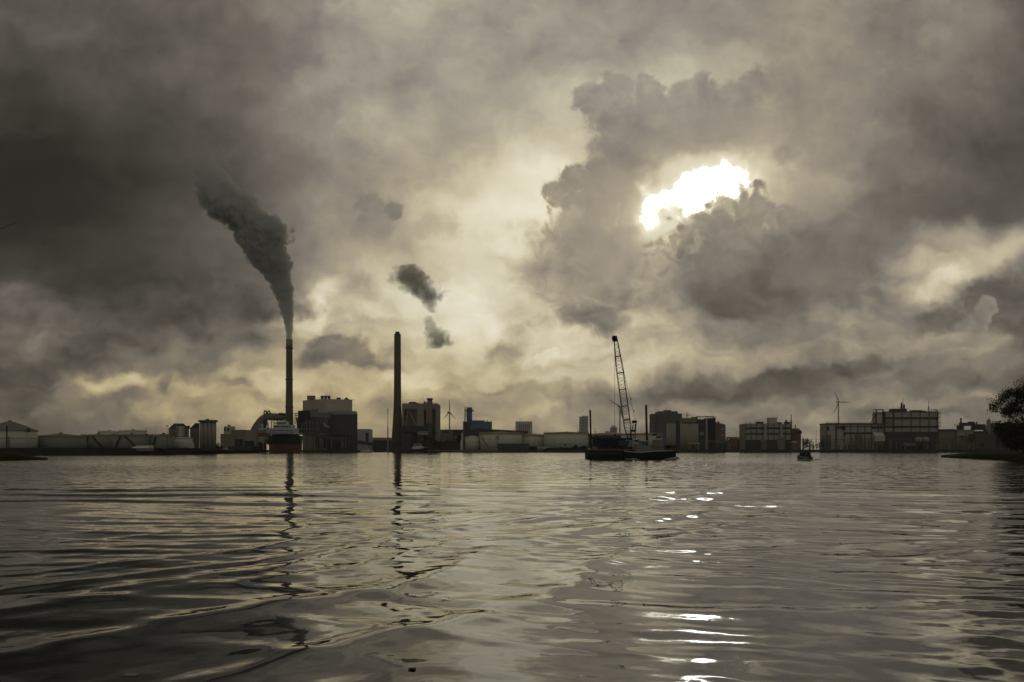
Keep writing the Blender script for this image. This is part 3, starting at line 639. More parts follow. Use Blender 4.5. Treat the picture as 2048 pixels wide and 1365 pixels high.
for i in range(26): a = rs.uniform(521, 592); b = rs.uniform(841, 868); q.bar(px(a, b, D2 - 5), px(a + rs.uniform(-7, 7), b + rs.uniform(-5, 5), D2 - 5), .4)
q.rail(X(520, D2), X(592, D2), D2 - 6, Z(862, D2), 1.4, 3, .25); q.rail(X(540, D), X(602, D), D + 6, Z(868.5, D), 1.2, 2.5, .2)
q.build('deck_rigging', M_white, t)
for xx in (549, 559, 588, 597): MB().box(X(xx, D) - 1, X(xx, D) + 1, D + (1 if 553 < xx < 592 else 7), D + 9, Z(877.6, D), Z(876.4, D)).build('hawse_plate', M_conc, t)
D = 960; t = thing('moored_coaster', 'small moored vessel with red-edged canopy, pinkish marked housing and blue hull', 'ship', (X(512, D), D, 0))
MB().prism(P2((504, D), (524, D), (526, D + 60), (503, D + 60)), -.5, [Z(887, D), Z(884, D), Z(884, D), Z(887, D)]).build('hull', M_blue2, t)
bx(MB(), 505, 528, 873, 887, D, 20, .6).build('housing', M_white, t)
bx(MB(), 495.5, 528, 868.2, 870.7, D, 24, -1.5).build('canopy_edge', M_redb, t)
bx(MB(), 495, 528.5, 866.6, 868.2, D, 24, -1.6).build('canopy', M_dark, t)
bx(MB(), 495, 528.5, 870.7, 872.4, D, 24, -1.2).build('canopy_beam', M_dark, t)
q = MB()
for i, a in enumerate((507.5, 511, 514.5)):     # the reddish marks on the housing, unreadable at this distance
    bx(q, a, a + 2.2, 875, 875.7, D, .3, .3); bx(q, a, a + .7, 875.7, 878.6, D, .3, .3); bx(q, a, a + 2.2, 877.6, 878.3, D, .3, .3)
q.build('painted_mark', M_redb, t)
q = MB(); bx(q, 526, 527.6, 870, 900, D, 1.5, .2); bx(q, 493, 494.2, 862, 898, D, 1.2, .2); bx(q, 499, 500, 872, 896, D, 1.2, .2); q.build('post', M_yell, t)
def workboat(label, x0, x1, yw, D, mh=M_black, mc=M_white, cab=(.55, .9), ht=2.0, cabh=2.6, bow=-1, cat='boat', name='moored_boat', group=None, deck=None):
    a, b = X(x0, D), X(x1, D); L = b - a; w = min(6.5, L * .28); t = thing(name, label, cat, ((a + b) / 2, D, 0), group)
    q = MB(); e = hull(q, 0, 0, -.6, ht * .75, a, b, D, w, bow, .15, ht * .5); q.build('hull', mh, t)
    q = MB(); gunwale(q, e, .22); q.build('gunwale', mc, t)
    c0, c1 = (a + L * cab[0], a + L * cab[1]); q = MB(); q.box(c0, c1, D - w * .32, D + w * .32, ht * .7, ht * .7 + cabh * .55); q.box(c0 + (c1 - c0) * .15, c1 - (c1 - c0) * .2, D - w * .25, D + w * .25, ht * .7 + cabh * .55, ht * .7 + cabh); q.build('wheelhouse', mc, t)
    q = MB(); n = 4
    for i in range(1): u = c0 + (c1 - c0) * .18; q.box(u, u + (c1 - c0) * .56, D - w * .25 - .06, D - w * .25 + .1, ht * .7 + cabh * .66, ht * .7 + cabh * .9)
    q.build('window', M_glass, t)
    q = MB(); q.bar(((c0 + c1) / 2, D, ht * .7 + cabh), ((c0 + c1) / 2, D, ht * .7 + cabh * 1.7), .14); q.rail(a + L * .05, a + L * .5, D - w * .4, ht * .75, .9, 1.6, .1); q.build('mast_and_rail', mc, t)
    if deck: MB().box(a + L * deck[0], a + L * deck[1], D - w * .3, D + w * .3, ht * .6, ht * .6 + 1.5).build('deck_cargo', M_rustb, t)
    return t
workboat('black-hulled workboat with pale deck moored before the pale factory', 438, 463, 907, 860, ht=3.2, cabh=4.2, cab=(.3, .75), bow=1)
workboat('low red-topped lighter moored left of the black workboat', 411, 438, 908, 780, mc=M_red, ht=2.2, cabh=1.6, cab=(.3, .8), bow=1)
workboat('small white launch moored under the low end of the coal conveyor', 721, 748, 905, 1070, mh=M_white, ht=2.6, cabh=3.4, cab=(.2, .7))
t = workboat('white-decked river tug moored right of the dark slender chimney', 818, 853, 904, 1050, ht=5.6, cabh=7.5, cab=(.22, .82), bow=1)
q = MB(); D = 1055; bx(q, 784, 822, 894, 904.5, D, 12); bx(q, 796, 825, 891, 894, D, 8, 2); o = q.build('river_barge', M_dark); o['label'] = 'long low dark river barge moored left of the white-decked tug'; o['category'] = 'barge'

# ---------------------------------------------------------------- coal power station, left
D = 1180
t = thing('flue_duct', 'fat bent flue-gas duct arching over to the smoking chimney', 'duct', (X(520, D), D, GZ))
pts = [(518, 888), (517.5, 868), (518, 860), (520, 851), (523, 843.5), (528, 837.5), (535, 833.5), (545, 834.5), (560, 835), (576, 835)]
MB().tube([px(a, b, D) for a, b in pts], [12, 12.5, 11.5, 9, 7, 6, 5.6, 5.2, 5.2, 5.2], 16).build('duct', pmat('duct_lagging', 52, 50, 42), t, True)
for xc in (530.6, 537.6):
    q = MB(); q.tube([px(xc + 2.4 * math.cos(a), 827 - 5 * math.sin(a), D - 3) for a in [i * math.pi / 8 - .4 for i in range(10)]], 1.0, 8); q.bar(px(xc - 2.4, 827, D - 3), px(xc - 2.2, 838, D - 3), 1.3); q.bar(px(xc + 2.4, 827, D - 3), px(xc + 2.4, 840, D - 3), 1.3); q.build('bend_pipe', M_dark, t)
q = MB(); q.lathe(X(534, D), D - 8, [(2.8, Z(840, D)), (3.2, Z(845, D)), (1.6, Z(856, D)), (1.2, GZ)], 12)
for a in (524, 543, 548, 555, 562, 568): q.bar(px(a, 839, D), Vector((X(a, D), D, GZ)), .9)
q.box(X(559, D), X(567, D), D - 5, D + 5, Z(830, D), Z(826.5, D)); q.box(X(566, D), X(574, D), D - 5, D + 5, Z(842, D), Z(828, D)); q.rail(X(543, D), X(572, D), D - 5, Z(829.5, D), 1.6, 4, .3); q.build('support', M_dark, t)
def chimney(label, prof, cx, D, m, cap, group=None):
    t = thing('tall_chimney', label, 'chimney', (X(cx, D), D, GZ), group); k = D / F
    MB().lathe(X(cx, D), D, [(w * k / 2, GZ if y > 895 else Z(y, D)) for y, w in prof], 32).build('shaft', m, t, True)
    for (y0, y1, w, mm) in cap: MB().lathe(X(cx, D), D, [(w * k / 2, Z(y0, D)), (w * k / 2, Z(y1, D))], 32).build('cap_band', mm, t, True)
    return t
D = 1228
t = chimney('tall concrete chimney pouring grey smoke beside the flue duct', [(900, 20.5), (870, 18), (846, 15.9), (815, 14.4), (780, 13.3), (740, 12.9), (679, 12.4)], 578.6, D, M_chim, [(697, 679.2, 12.9, pmat('stack_top_band', 70, 64, 50))])
q = MB()
for yy in (697.5, 760, 815): q.lathe(X(578.6, D), D, [((13.3 if yy < 800 else 14.6) * .385 + .0, Z(yy, D)), ((13.3 if yy < 800 else 14.6) * .385 + 1.0, Z(yy, D)), ((13.3 if yy < 800 else 14.6) * .385 + 1.0, Z(yy, D) + 1)], 24)
q.build('service_ring', M_dark, t)
D = 1240; t = thing('boiler_house', 'great boiler house with pale upper block and navy lower block by the smoking chimney', 'power station', (X(660, D), D + 20, GZ))
L_, Rr, Mm = 605.5, 704.5, 651
pf = [(X(Mm, D), D), (X(Rr, D) + 1, D + 22), (X(Rr, D) - 34, D + 66), (X(L_, D) + 4, D + 40)]
pf = [(X(Mm, D), D), (X(Rr, D + 22), D + 22), (X(660, D + 80), D + 80), (X(L_, D + 40), D + 40)]
MB().prism(pf, GZ, Z(798.2, D)).build('upper_block', M_conc2, t)
def onroof(q, x0, x1, yt, yb, dd, dep): bx(q, x0, x1, yt, yb, D + dd, dep)
q = MB(); onroof(q, 614, 628, 791.5, 800, 40, 10); q.build('roof_box', M_rustb, t)
for xc in (644, 650.8, 657.5): MB().lathe(X(xc, D + 20), D + 22, [(1.6, Z(799, D)), (2.2, Z(795, D)), (2.8, Z(791.8, D + 20))], 12).build('roof_vent', M_dark, t)
q = MB(); q.prism([(X(686, D + 30), D + 30), (X(699, D + 30), D + 30), (X(699, D + 30), D + 38), (X(686, D + 30), D + 38)], Z(799, D), Z(795.5, D + 30), [(X(691.5, D + 30), D + 30), (X(693, D + 30), D + 30), (X(693, D + 30), D + 38), (X(691.5, D + 30), D + 38)]); onroof(q, 673, 680, 795.6, 799, 25, 6); q.rail(X(608, D), X(700, D), D + 40, Z(798.2, D), 1.2, 4, .25); q.build('roof_plant', M_dark, t)
D = 1205
MB().prism([(X(661.5, D), D), (X(715, D), D), (X(713, D + 40), D + 40), (X(662, D + 40), D + 40)], GZ, Z(829.5, D)).build('lower_block', M_navy, t)
MB().prism([(X(656, D), D - 1), (X(715.5, D), D - 1), (X(713, D + 40), D + 40), (X(656, D + 40), D + 40)], Z(829.5, D), [Z(829, D), Z(829, D), Z(822.5, D + 36), Z(822.5, D + 36)], None).build('sloped_roof', M_conc3, t)
bx(MB(), 656, 661.4, 829.5, None, D, 30, 1).build('pale_pier', pmat('pale_pier_cladding', 64, 60, 50), t)
D = 1190
MB().prism(P2((604.5, D), (636, D), (636, D + 30), (602, D + 30)), Z(835, D), [Z(821, D), Z(817.5, D), Z(817.5, D), Z(821, D)]).build('filter_house', pmat('filter_cladding', 56, 54, 46), t)
bx(MB(), 636, 657, 825, 838, D, 24, 2).build('filter_house', M_conc3, t)
bx(MB(), 597, 620, 822, 868, D, 24, -3).build('louvre_block', M_black, t)
bx(MB(), 593, 656, 836, 866, D, 24, .5).build('dark_bay', M_navy, t)
bx(MB(), 606.5, 632, 864, None, D, 18, -4).build('pale_panel', pmat('panel_cladding', 50, 50, 42), t)
bx(MB(), 632, 700, 870, None, D, 12, -1).build('dark_bay', M_black, t)
q = MB(); rs = random.Random(8)
for i in range(6): z = 827 + i * 4.2; bx(q, 588.8 + (i * .4 if i < 3 else 0), 598, z, z + .9, D, 8, -2)
for a in (589.5, 592.5, 595.5): q.bar(px(a + 2, 826, D - 2), px(a - 1, 848, D - 2), .7)
for i in range(16): a = rs.uniform(600, 656); q.bar(px(a, rs.uniform(838, 850), D - 3.5), px(a + rs.uniform(-1, 1), rs.uniform(860, 895), D - 3.5), rs.uniform(.4, .9))
for i in range(14): a = rs.uniform(634, 700); q.bar(px(a, 872 + rs.uniform(0, 6), D - 2), px(a, 897, D - 2), rs.uniform(.5, 1.2))
bx(q, 598, 632, 858.5, 860, D, 4, -7); q.rail(X(598, D), X(655, D), D - 6, Z(848, D), 1.3, 3, .3); q.build('steel_frame', M_conc3, t)
MB().tube([px(647, 847, D - 6), px(650, 851, D - 6), px(653, 854.5, D - 6), px(659, 855.5, D - 6)], [1.5, 1.5, 1.3, 1.3], 10).build('bright_pipe', M_silver, t, True)
MB().box(X(643, D), X(644.5, D), D - 5, D - 3, Z(847, D), Z(841, D)).build('vent_pipe', M_conc, t)
q = MB(); bx(q, 633, 657, 898.2, 899.4, D, 1, -6); q.rail(X(633, D), X(657, D), D - 6, Z(900, D), 1.2, 2, .3); q.build('yellow_barrier', M_yell, t)
D = 1120; t = thing('coal_conveyor', 'long dark blue conveyor gallery sloping down right across the power station', 'conveyor', (X(690, D), D, GZ))
MB().bar(px(588, 864.5, D), px(800, 897.5, D), 4.6, h=1.0).build('gallery', M_navy, t)
q = MB(); q.bar(px(588, 861.5, D - 2), px(800, 894.7, D - 2), .7)
for i in range(14): u = i / 13; a = px(600 + 180 * u, 869 + 27 * u, D); q.bar(a, (a.x + (1.5 if i % 2 else -1.5), D, GZ - 1), .7)
q.build('trestle', M_dark, t)
D = 1300; t = thing('store_hall', 'pale box hall with a tall dark door right of the navy block', 'hall', (X(727, D), D, GZ))
bx(MB(), 713, 738.8, 858.5, None, D, 30).build('wall', pmat('hall_cladding', 118, 108, 94), t); bx(MB(), 731.5, 737, 865.5, 888, D, .8, -.5).build('door', M_navy, t)
D = 1400; q = bx(MB(), 744, 782, 875.5, None, D, 40); o = tag(q.build('long_shed', M_conc), 'long low grey shed between the pale box hall and the slender mast', 'shed')
q = bx(MB(), 739, 800, 881, None, 1330, 20); tag(q.build('quay_shed', M_dark), 'low black shed behind the conveyor foot', 'shed')
D = 1060; t = thing('signal_mast', 'slender tall mast standing left of the dark chimney', 'mast', (X(775.8, D), D, GZ)); MB().cyl(X(775.8, D), D, .95, -1, Z(853, D), 10, .7).build('lower_pole', M_conc, t); MB().cyl(X(775.8, D), D, .45, Z(853, D), Z(819, D), 8, .3).build('upper_pole', M_conc3, t); MB().cyl(X(775.8, D), D, .6, Z(820, D), Z(818, D), 8).build('top_lamp', M_dark, t)
D = 1228
t = chimney('tall sooty unsmoking chimney with flared foot and narrow top', [(900, 25), (880, 23.5), (860, 20.8), (840, 18.2), (820, 15.8), (800, 14.6), (770, 14.0), (669.5, 13.2)], 795, D, M_chim2, [])
MB().lathe(X(795, D), D, [(3.2, Z(670, D)), (3.2, Z(664.2, D))], 20).build('inner_flue', M_dark, t, True)
MB().lathe(X(795, D), D, [(5.1, Z(669.6, D)), (4.2, Z(667.8, D))], 20).build('cap', M_chim2, t)

# ---------------------------------------------------------------- second power station, centre
D = 1200; t = thing('gas_power_block', 'grey frame-fronted power block with a brown stack right of the dark chimney', 'power station', (X(840, D), D, GZ))
q = bx(MB(), 804, 875, 807.5, 818, D, 50); q.build('top_storey', M_conc, t)
q = MB(); bx(q, 804, 807.5, 818, None, D, 50); bx(q, 835, 848, 818, None, D, 50); bx(q, 852, 855, 818, None, D, 50); bx(q, 870.5, 875, 818, None, D, 50); q.build('pier', M_conc, t)
bx(MB(), 806, 873, 817.5, None, D, 40, 6).build('recessed_wall', pmat('recess_cladding', 46, 45, 39), t)
q = MB(); q.bar(px(817, 820, D + 4), px(808, 872, D + 4), 2.2); q.bar(px(817, 820, D + 4), px(838, 862, D + 4), 2.2); bx(q, 806, 852, 818.5, 820.5, D, 3, 2); bx(q, 833.5, 835.2, 820, 870, D, 2, 1); q.build('brace', pmat('brace_steel', 66, 62, 54), t)
bx(MB(), 849, 851.6, 822, 870, D, 2, 2).build('dark_slot', M_black, t); bx(MB(), 864.5, 870, 820, 868, D, 2, 4).build('dark_slot', M_navy, t)
MB().cyl(X(860, D - 6), D - 8, 4.1, GZ, Z(800.5, D), 20, 3.9).build('brown_stack', M_brown, t, True)
MB().cyl(X(860, D - 6), D - 8, 4.6, Z(800.5, D), Z(797.8, D), 20).build('stack_cap', M_dark, t)
q = MB(); bx(q, 817, 830, 803.8, 807.5, D, 8, 5); bx(q, 828, 835, 805.5, 807.5, D, 6, 5); bx(q, 846.5, 850, 802.8, 807.5, D, 5, 5); bx(q, 851.5, 854.5, 803.4, 807.5, D, 5, 8); q.rail(X(806, D), X(874, D), D + 1, Z(807.5, D), 1.1, 4, .25); q.build('roof_plant', M_dark, t)
q = MB(); bx(q, 805, 868, 853, 864, D, 20, -18); bx(q, 852, 870, 848, 856, D, 12, -14); q.build('dark_annex', M_dark, t)
bx(MB(), 839, 859.5, 864, 871, D, 8, -24).build('pale_annex', M_conc, t); bx(MB(), 809, 826, 868, None, D, 8, -22).build('annex', M_dark, t)
bx(MB(), 859, 866, 850, None, D, 10, -20).build('stack_foot', M_chim2, t)
D = 1290; t = thing('low_works', 'long low grey works building under the first wind turbine', 'factory', (X(900, D), D, GZ))
bx(MB(), 874, 929, 859.5, None, D, 30).build('wall', M_conc3, t); bx(MB(), 886, 898, 862.5, 866, D, .6, -.4).build('window', M_glass, t); bx(MB(), 906, 928, 861, 870, D, 3, -2.5).build('dark_annex', M_dark, t); bx(MB(), 872, 906, 866, None, D, 4, -6).build('front_wall', M_conc3, t)
for i, (a, b, y, D_) in enumerate(((846, 872, 873, 1130), (866, 893, 876, 1120), (888, 915, 874, 1125), (905, 930, 868, 1135), (826, 848, 878, 1120))):
    bush('tree', ('round dark tree under the brown stack', 'bushy dark tree right of the brown stack', 'dark tree below the first wind turbine', 'dark tree next to the blue hall', 'low dark tree behind the white-decked tug')[i], a, b, y, D_, 900, 1.0, 'tree', 'dark trees along the middle quay', 30 + i)
MB_ = MB(); bx(MB_, 828, 928, 884, None, 1118, 12); tag(MB_.build('quay_hedge', M_bush), 'dark clipped hedge line along the middle quay', 'hedge')
def turbine(label, hx, hy, D, Rp, angs, group='distant wind turbines', m=None, base=GZ, yaw=0, tw=1.0):
    h = px(hx, hy, D); Rm = Rp * D / F; t = thing('wind_turbine', label, 'wind turbine', (h.x, D, base), group); m = m or M_haze
    MB().cyl(h.x, D + Rm * .06, Rm * .062 * tw, base, h.z, 14, Rm * .036 * tw).build('tower', m, t, True)
    n = MB(); n.bar((h.x - Rm * .16, D + Rm * .1, h.z + Rm * .015), (h.x + Rm * .05, D, h.z), Rm * .09); n.build('nacelle', m, t)
    for a, k in angs:
        d = Vector((math.sin(R(a)) * k, 0, math.cos(R(a)) * k)); b = MB(); s = h + Vector((0, -Rm * .05, 0)); w = [.030, .062, .048, .028, .010]; pts = [0, .2, .5, .8, 1.0]
        pr = Vector((d.z, 0, -d.x)).normalized(); vs = []; fs = []
        for u, ww in zip(pts, w):
            c = s + d * Rm * u; vs += [c + pr * Rm * ww * .7, c + Vector((0, -Rm * ww * .25, 0)), c - pr * Rm * ww * .5, c + Vector((0, Rm * ww * .25, 0))]
        for i in range(4):
            for j in range(4): fs.append([i * 4 + j, i * 4 + (j + 1) % 4, (i + 1) * 4 + (j + 1) % 4, (i + 1) * 4 + j])
        fs += [[0, 1, 2, 3], [19, 18, 17, 16]]; b.add(vs, fs).build('blade', m, t)
    return t
M_turb = pmat('turbine_steel', 60, 57, 50)
turbine('grey wind turbine over the low works left of the blue hall', 899, 825, 1900, 27, [(0, 1), (138, .74), (222, .66)], m=M_turb)
turbine('wind turbine right behind the crane boom', 1240, 814, 2000, 27, [(-58, 1), (168, 1.0), (178, .9)], m=M_turb)
turbine('wind turbine above the long low glazed plant building', 1677.5, 804.5, 1700, 25, [(-24, 1), (91, 1), (205, 1)], m=M_turb)
D = 420; turbine('large near wind turbine whose one blade tip enters at the left edge', -86, 492, D, 134, [(70, 1), (190, 1), (310, 1)], group='near wind turbine', m=M_turb)

# ---------------------------------------------------------------- blue hall and the orange-rimmed tanks
D = 1170; t = thing('blue_hall', 'blue clad hall with a square blue tower and thin flue', 'power station', (X(955, D), D, GZ))
MB().prism([(X(926, D), D), (X(984, D), D), (X(983, D + 30), D + 30), (X(926, D + 30), D + 30)], GZ, [Z(843.5, D), Z(843.5, D), Z(843.5, D), Z(843.5, D)]).build('hall', M_blue, t)
q = MB(); bx(q, 944, 968.5, 840.8, 843.5, D, 14, 6); q.box(X(973, D), X(975, D), D + 5, D + 7, Z(843.5, D), Z(841, D)); q.build('roof_unit', M_blue, t)
bx(MB(), 933, 943.8, 815, 843.5, D, 9, .5).build('tower', M_blue, t)
MB().cyl(X(930.2, D), D - 2, .8, GZ, Z(815.3, D), 10).build('thin_flue', M_dark, t)
q = MB(); bx(q, 929.5, 948, 821.6, 822.8, D, 12, -1); q.rail(X(929.5, D), X(948, D), D - 1, Z(821.6, D), 1.3, 2, .3); q.bar(px(931.5, 829, D - 1), px(934, 826, D - 1), .6); q.tube([px(932.5, 832, D - 1), px(936, 838, D - 1), px(943, 841.5, D - 1), px(944.5, 843.5, D - 1)], .5, 6); q.build('service_platform', M_dark, t)
bx(MB(), 929, 941, 843.8, 872, D, 1.2, -1.2).build('dark_panel', M_navy, t)
D = 1240
t = thing('domed_store', 'long black low-domed store behind the orange-rimmed tanks', 'hall', (X(980, 1150), 1150, GZ)); D = 1145; n = 14
prf = [(945 - 20 + (1056 - 925) * i / n, 869.5 - 13.5 * math.sin(math.pi * min(1, (i / n) * 1.6)) ** .8 if i < 5 else 856.5 + 5.8 * ((i - 4) / (n - 4)) ** .6) for i in range(n + 1)]
vs = []
for a, b in prf: p = px(a, max(855.5, min(b, 870)), D); vs += [(p.x, D, GZ), (p.x, D, p.z), (p.x, D + 12, p.z), (p.x, D + 12, GZ)]
fs = [[i * 4 + j, i * 4 + j + 1, i * 4 + j + 5, i * 4 + j + 4] for i in range(n) for j in range(3)] + [[0, 1, 2, 3], [n * 4 + 3, n * 4 + 2, n * 4 + 1, n * 4]]
MB().add(vs, fs).build('shell', M_dark, t)
OG = 'cream tanks with ochre rims along the middle quay'
tank('storage_tank', 'low cream tank with pale sloping roof at the foot of the blue hall', 929, 958, 875, 871.5, 1105, M_tank, None, 0, group=None, seams=1, rail=False)
tank('storage_tank', 'cream tank with ochre rim and diagonal stair behind the black barge', 957, 1044, 866, 863.6, 1090, M_tank, M_rust, 1, group=OG, seams=1)
tank('storage_tank', 'lower cream tank with ochre rim between the two wide ones', 1040, 1092, 870, 867.5, 1130, M_tank, M_rust, 0, group=OG, seams=1)
tank('storage_tank', 'widest cream tank with ochre rim left of the crane barge', 1090, 1181, 865.6, 863, 1092, M_tank, M_rust, 0, group=OG, seams=1)
tank('storage_tank', 'cream tank with ochre rim mostly hidden behind the crane barge', 1181, 1268, 868, 865, 1100, M_tank, M_rust, 0, group=OG, seams=1)
tank('storage_tank', 'cream tank with ochre rim behind the tug between spud pole and silos', 1262, 1330, 868, 865.5, 1180, M_tank, M_rust, 0, group=OG, seams=1)
for i, (a, y2) in enumerate(((1003, 857), (1025, 858), (1158, 857), (1176, 858), (1192, 855))):
    D = 1086; t = thing('rim_gangway', ('first rust-brown gangway post on the rim of the cream tank with the diagonal stair', 'second rust-brown gangway post on the rim of the cream tank with the diagonal stair', 'rust-brown gangway post on the rim of the widest cream tank', 'rust-brown gangway post touching the spud pole above the widest tank', 'rust-brown gangway cabin on the rim behind the crane counterweight')[i], 'gangway', (X(a, D), D + 30, Z(867, D)), 'gangways on the cream tanks')
    q = MB(); q.bar((X(a + 1, D), D + 30, Z(867, D)), (X(a + 1, D), D + 30, Z(y2, D)), .45); q.bar((X(a + 4, D), D + 30, Z(867, D)), (X(a + 4, D), D + 30, Z(y2 + 1, D)), .4); q.build('post', M_rustb, t)
    MB().box(X(a, D), X(a + 7, D), D + 29.5, D + 30.3, Z(863.5, D), Z(862.6, D)).build('walkway', M_rustb, t)
D = 1083; t = thing('shore_sign', 'square black-framed navigation sign on a pole before the cream tank', 'sign', (X(994.5, D), D, GZ))
MB().bar((X(995, D), D, GZ), (X(995, D), D, Z(880, D)), .5).build('pole', M_dark, t)
MB().box(X(991, D), X(998.2, D), D - .4, D - .2, Z(880.3, D), Z(872.6, D)).build('board', M_tank, t)
q = MB(); a0, a1, b0, b1 = X(990.8, D), X(998.4, D), Z(880.5, D), Z(872.4, D); w = .75
for (u, v) in ((a0, b0), (a1 - w * 1.6, b0), (a0, b1 - w * 1.6), (a1 - w * 1.6, b1 - w * 1.6)): q.box(u, u + w * 1.6, D - .6, D - .41, v, v + w * 1.6)
xm, zm = (a0 + a1) / 2, (b0 + b1) / 2; q.bar((xm - 1.4, D - .5, zm + 1.2), (xm + 1.4, D - .5, zm - 1.4), .5); q.bar((xm - 1.4, D - .5, zm - 1.4), (xm + 1.2, D - .5, zm + 1.2), .5); q.build('black_symbol', M_black, t)
D = 1078; t = thing('quay_wall', 'long brown quay wall with a pale coping under the cream tanks', 'quay wall', (X(1000, D), D, 0))
MB().box(X(855, D), X(1093, D), D, D + 5, -1, 2.3).build('wall', M_rustb if False else pmat('quay_brown', 44, 36, 28, streak=.3), t); MB().box(X(855, D), X(1093, D), D - .5, D + 5.5, 2.3, 3.0).build('coping', M_conc, t)
q = MB(); rs = random.Random(4)
for i in range(9): a = rs.uniform(858, 912); q.box(X(a, D), X(a + 3, D), D - .8, D - .1, 0, 2.2)
q.build('fender', M_black, t)
D = 1075; t = thing('covered_barge', 'long black covered barge body lying on the quay before the cream tanks', 'barge', (X(1027, D), D, 3.0))
q = bx(MB(), 996, 1058, 888.3, None, D, 11, 1); q.build('hull', M_navy, t); bx(MB(), 995.5, 1058.5, 887.8, 888.8, D, 11.6, .7).build('coaming', M_black, t); bx(MB(), 1058, 1074, 893, None, D, 8, 1.5).build('bow_ramp', M_black, t)
D = 1080; t = thing('parked_car', 'small white car parked left of the black barge body', 'car', (X(993.5, D), D, 3.0))
q = MB(); q.prism([(X(990.5, D), D), (X(997, D), D), (X(997, D), D + 1.8), (X(990.5, D), D + 1.8)], 3.3, 4.1); q.prism([(X(991.5, D), D + .05), (X(996, D), D + .05), (X(996, D), D + 1.75), (X(991.5, D), D + 1.75)], 4.1, 4.8, [(X(992.4, D), D + .2), (X(995.2, D), D + .2), (X(995.2, D), D + 1.6), (X(992.4, D), D + 1.6)]); q.build('body', M_white, t)
for a in (991.8, 995.8): MB().tube([(X(a, D), D - .05, 3.35), (X(a, D), D + .25, 3.35)], .36, 10).build('wheel', M_black, t)
q = MB(); D = 1088
for k in range(3): q.tube([(X(1060, D), D, 5.0 + k * 1.0), (X(1102, D), D, 5.0 + k * 1.0)], .42, 8)
for i in range(6): q.box(X(1061 + i * 8, D), X(1061.6 + i * 8, D), D - .6, D + .6, 3, 8)
tag(q.build('pipe_rack', M_conc2), 'pale pipe rack running right from the black barge body', 'pipe rack')
q = MB(); D = 1040
for a in (1108, 1122, 1140.5): q.box(X(a, D), X(a + .6, D), D, D + .4, 3, Z(888.3, D))
q.box(X(1108, D), X(1141, D), D, D + .4, Z(888.6, D), Z(887.8, D)); q.box(X(1128, D), X(1133, D), D - .1, D + .5, Z(892, D), Z(889.5, D)); tag(q.build('pipe_portal', M_dark), 'thin dark portal frame before the widest cream tank', 'frame')
rs = random.Random(31); mb = MB(); D = 1012
bl = [((X(1098 + 8.5 * i, D), D + 3, 4.2), (4, 3, rs.uniform(1.6, 2.6))) for i in range(10)]; leaf_cloud(mb, bl, 4200, .8, rs); tag(mb.build('shore_scrub', M_bush), 'dark scrub covering the small point left of the crane barge', None, None, 'stuff')
bush('tree', 'small dark tree before the widest tank, left one', 1143, 1156, 888, 1030, 500, .6, 'tree', None, 41); bush('tree', 'small dark tree before the widest tank, next to the spud pole', 1160, 1174, 889, 1030, 500, .6, 'tree', None, 42)
D = 1079; q = MB(); q.cyl(X(922.5, D), D, 1.1, 3.0, Z(880.5, D), 10); tag(q.build('white_post', M_tank), 'short white post on the quay at the foot of the blue hall', 'post')
q = MB(); q.cyl(X(924.5, 1095), 1095, 1.3, GZ, Z(866, 1095), 10); tag(q.build('pale_column', M_tank), 'pale vertical column against the blue hall', 'column')

# ---------------------------------------------------------------- far towers
def tower(label, x0, x1, yt, D, rows, cols, m, top=None, group='far tower blocks'):
    t = thing('tower_block', label, 'tower block', (X((x0 + x1) / 2, D), D, GZ), group)
    bx(MB(), x0, x1, yt, None, D, (x1 - x0) * D / F * .8).build('wall', m, t)
    if top: bx(MB(), top[0], top[1], top[2], yt, D, 12, 3).build('roof_house', m, t)
    if rows:
        for i in range(rows): y = yt + 1.5 + (872 - yt) * i / rows; bx(MB(), x0 + .8, x1 - .8, y, y + 1.1, D, .8, -.5).build('window_band', M_glass, t)
    for i in range(cols): a = x0 + 7 + (x1 - x0 - 14) * i / max(1, cols - 1); bx(MB(), a, a + 1.2, yt + 6, 870, D, .8, -.5).build('window_strip', M_glass, t)
    return t
M_t1 = pmat('tower_concrete', 92, 89, 80); M_t2 = pmat('tower_pale_glass', 100, 102, 96)
t = tower('wide pale office block far behind, with dark vertical strips', 1031, 1064.5, 843.3, 2600, 0, 6, M_t1)
t = tower('slim striped tower left of the left spud pole', 1159.5, 1176.5, 833.5, 2900, 12, 0, M_t2, (1165, 1176, 831.8))
t = tower('small striped tower seen under the crane hook rope', 1221, 1234, 855, 3000, 7, 0, M_t2, (1224, 1231, 851.5))
q = bx(MB(), 1212, 1222, 863, None, 3000, 30); tag(q.build('low_block', M_t1), 'low pale block left of the small striped tower', 'building')
D = 1600; t = thing('stepped_tower', 'broad dark tower block with stepped roof right of the right spud pole', 'tower block', (X(1336, D), D, GZ)); M_st = pmat('dark_tower_facade', 44, 45, 46, scale=.05)
bx(MB(), 1306, 1364.5, 827.5, None, D, 40, 2).build('wing', M_st, t); bx(MB(), 1317, 1354.5, 823, None, D, 40, -3).build('core', M_st, t)
q = MB(); bx(q, 1329, 1343, 820.5, 823, D, 12, 4); bx(q, 1312.5, 1313.2, 824, 828, D, 1, 4); bx(q, 1356, 1357, 825, 828, D, 1, 4); bx(q, 1334.5, 1335, 817, 821, D, 1, 4); q.build('roof_plant', M_st, t)
for i in range(14):
    y = 830 + i * 3.4; q = bx(MB(), 1307.5, 1316.5, y, y + 1.1, D, .8, 1.5); bx(q, 1355, 1363, y, y + 1.1, D, .8, 1.5); bx(q, 1318.5, 1353, y, y + 1.1, D, .8, -3.5); q.build('window_band', M_navy, t)

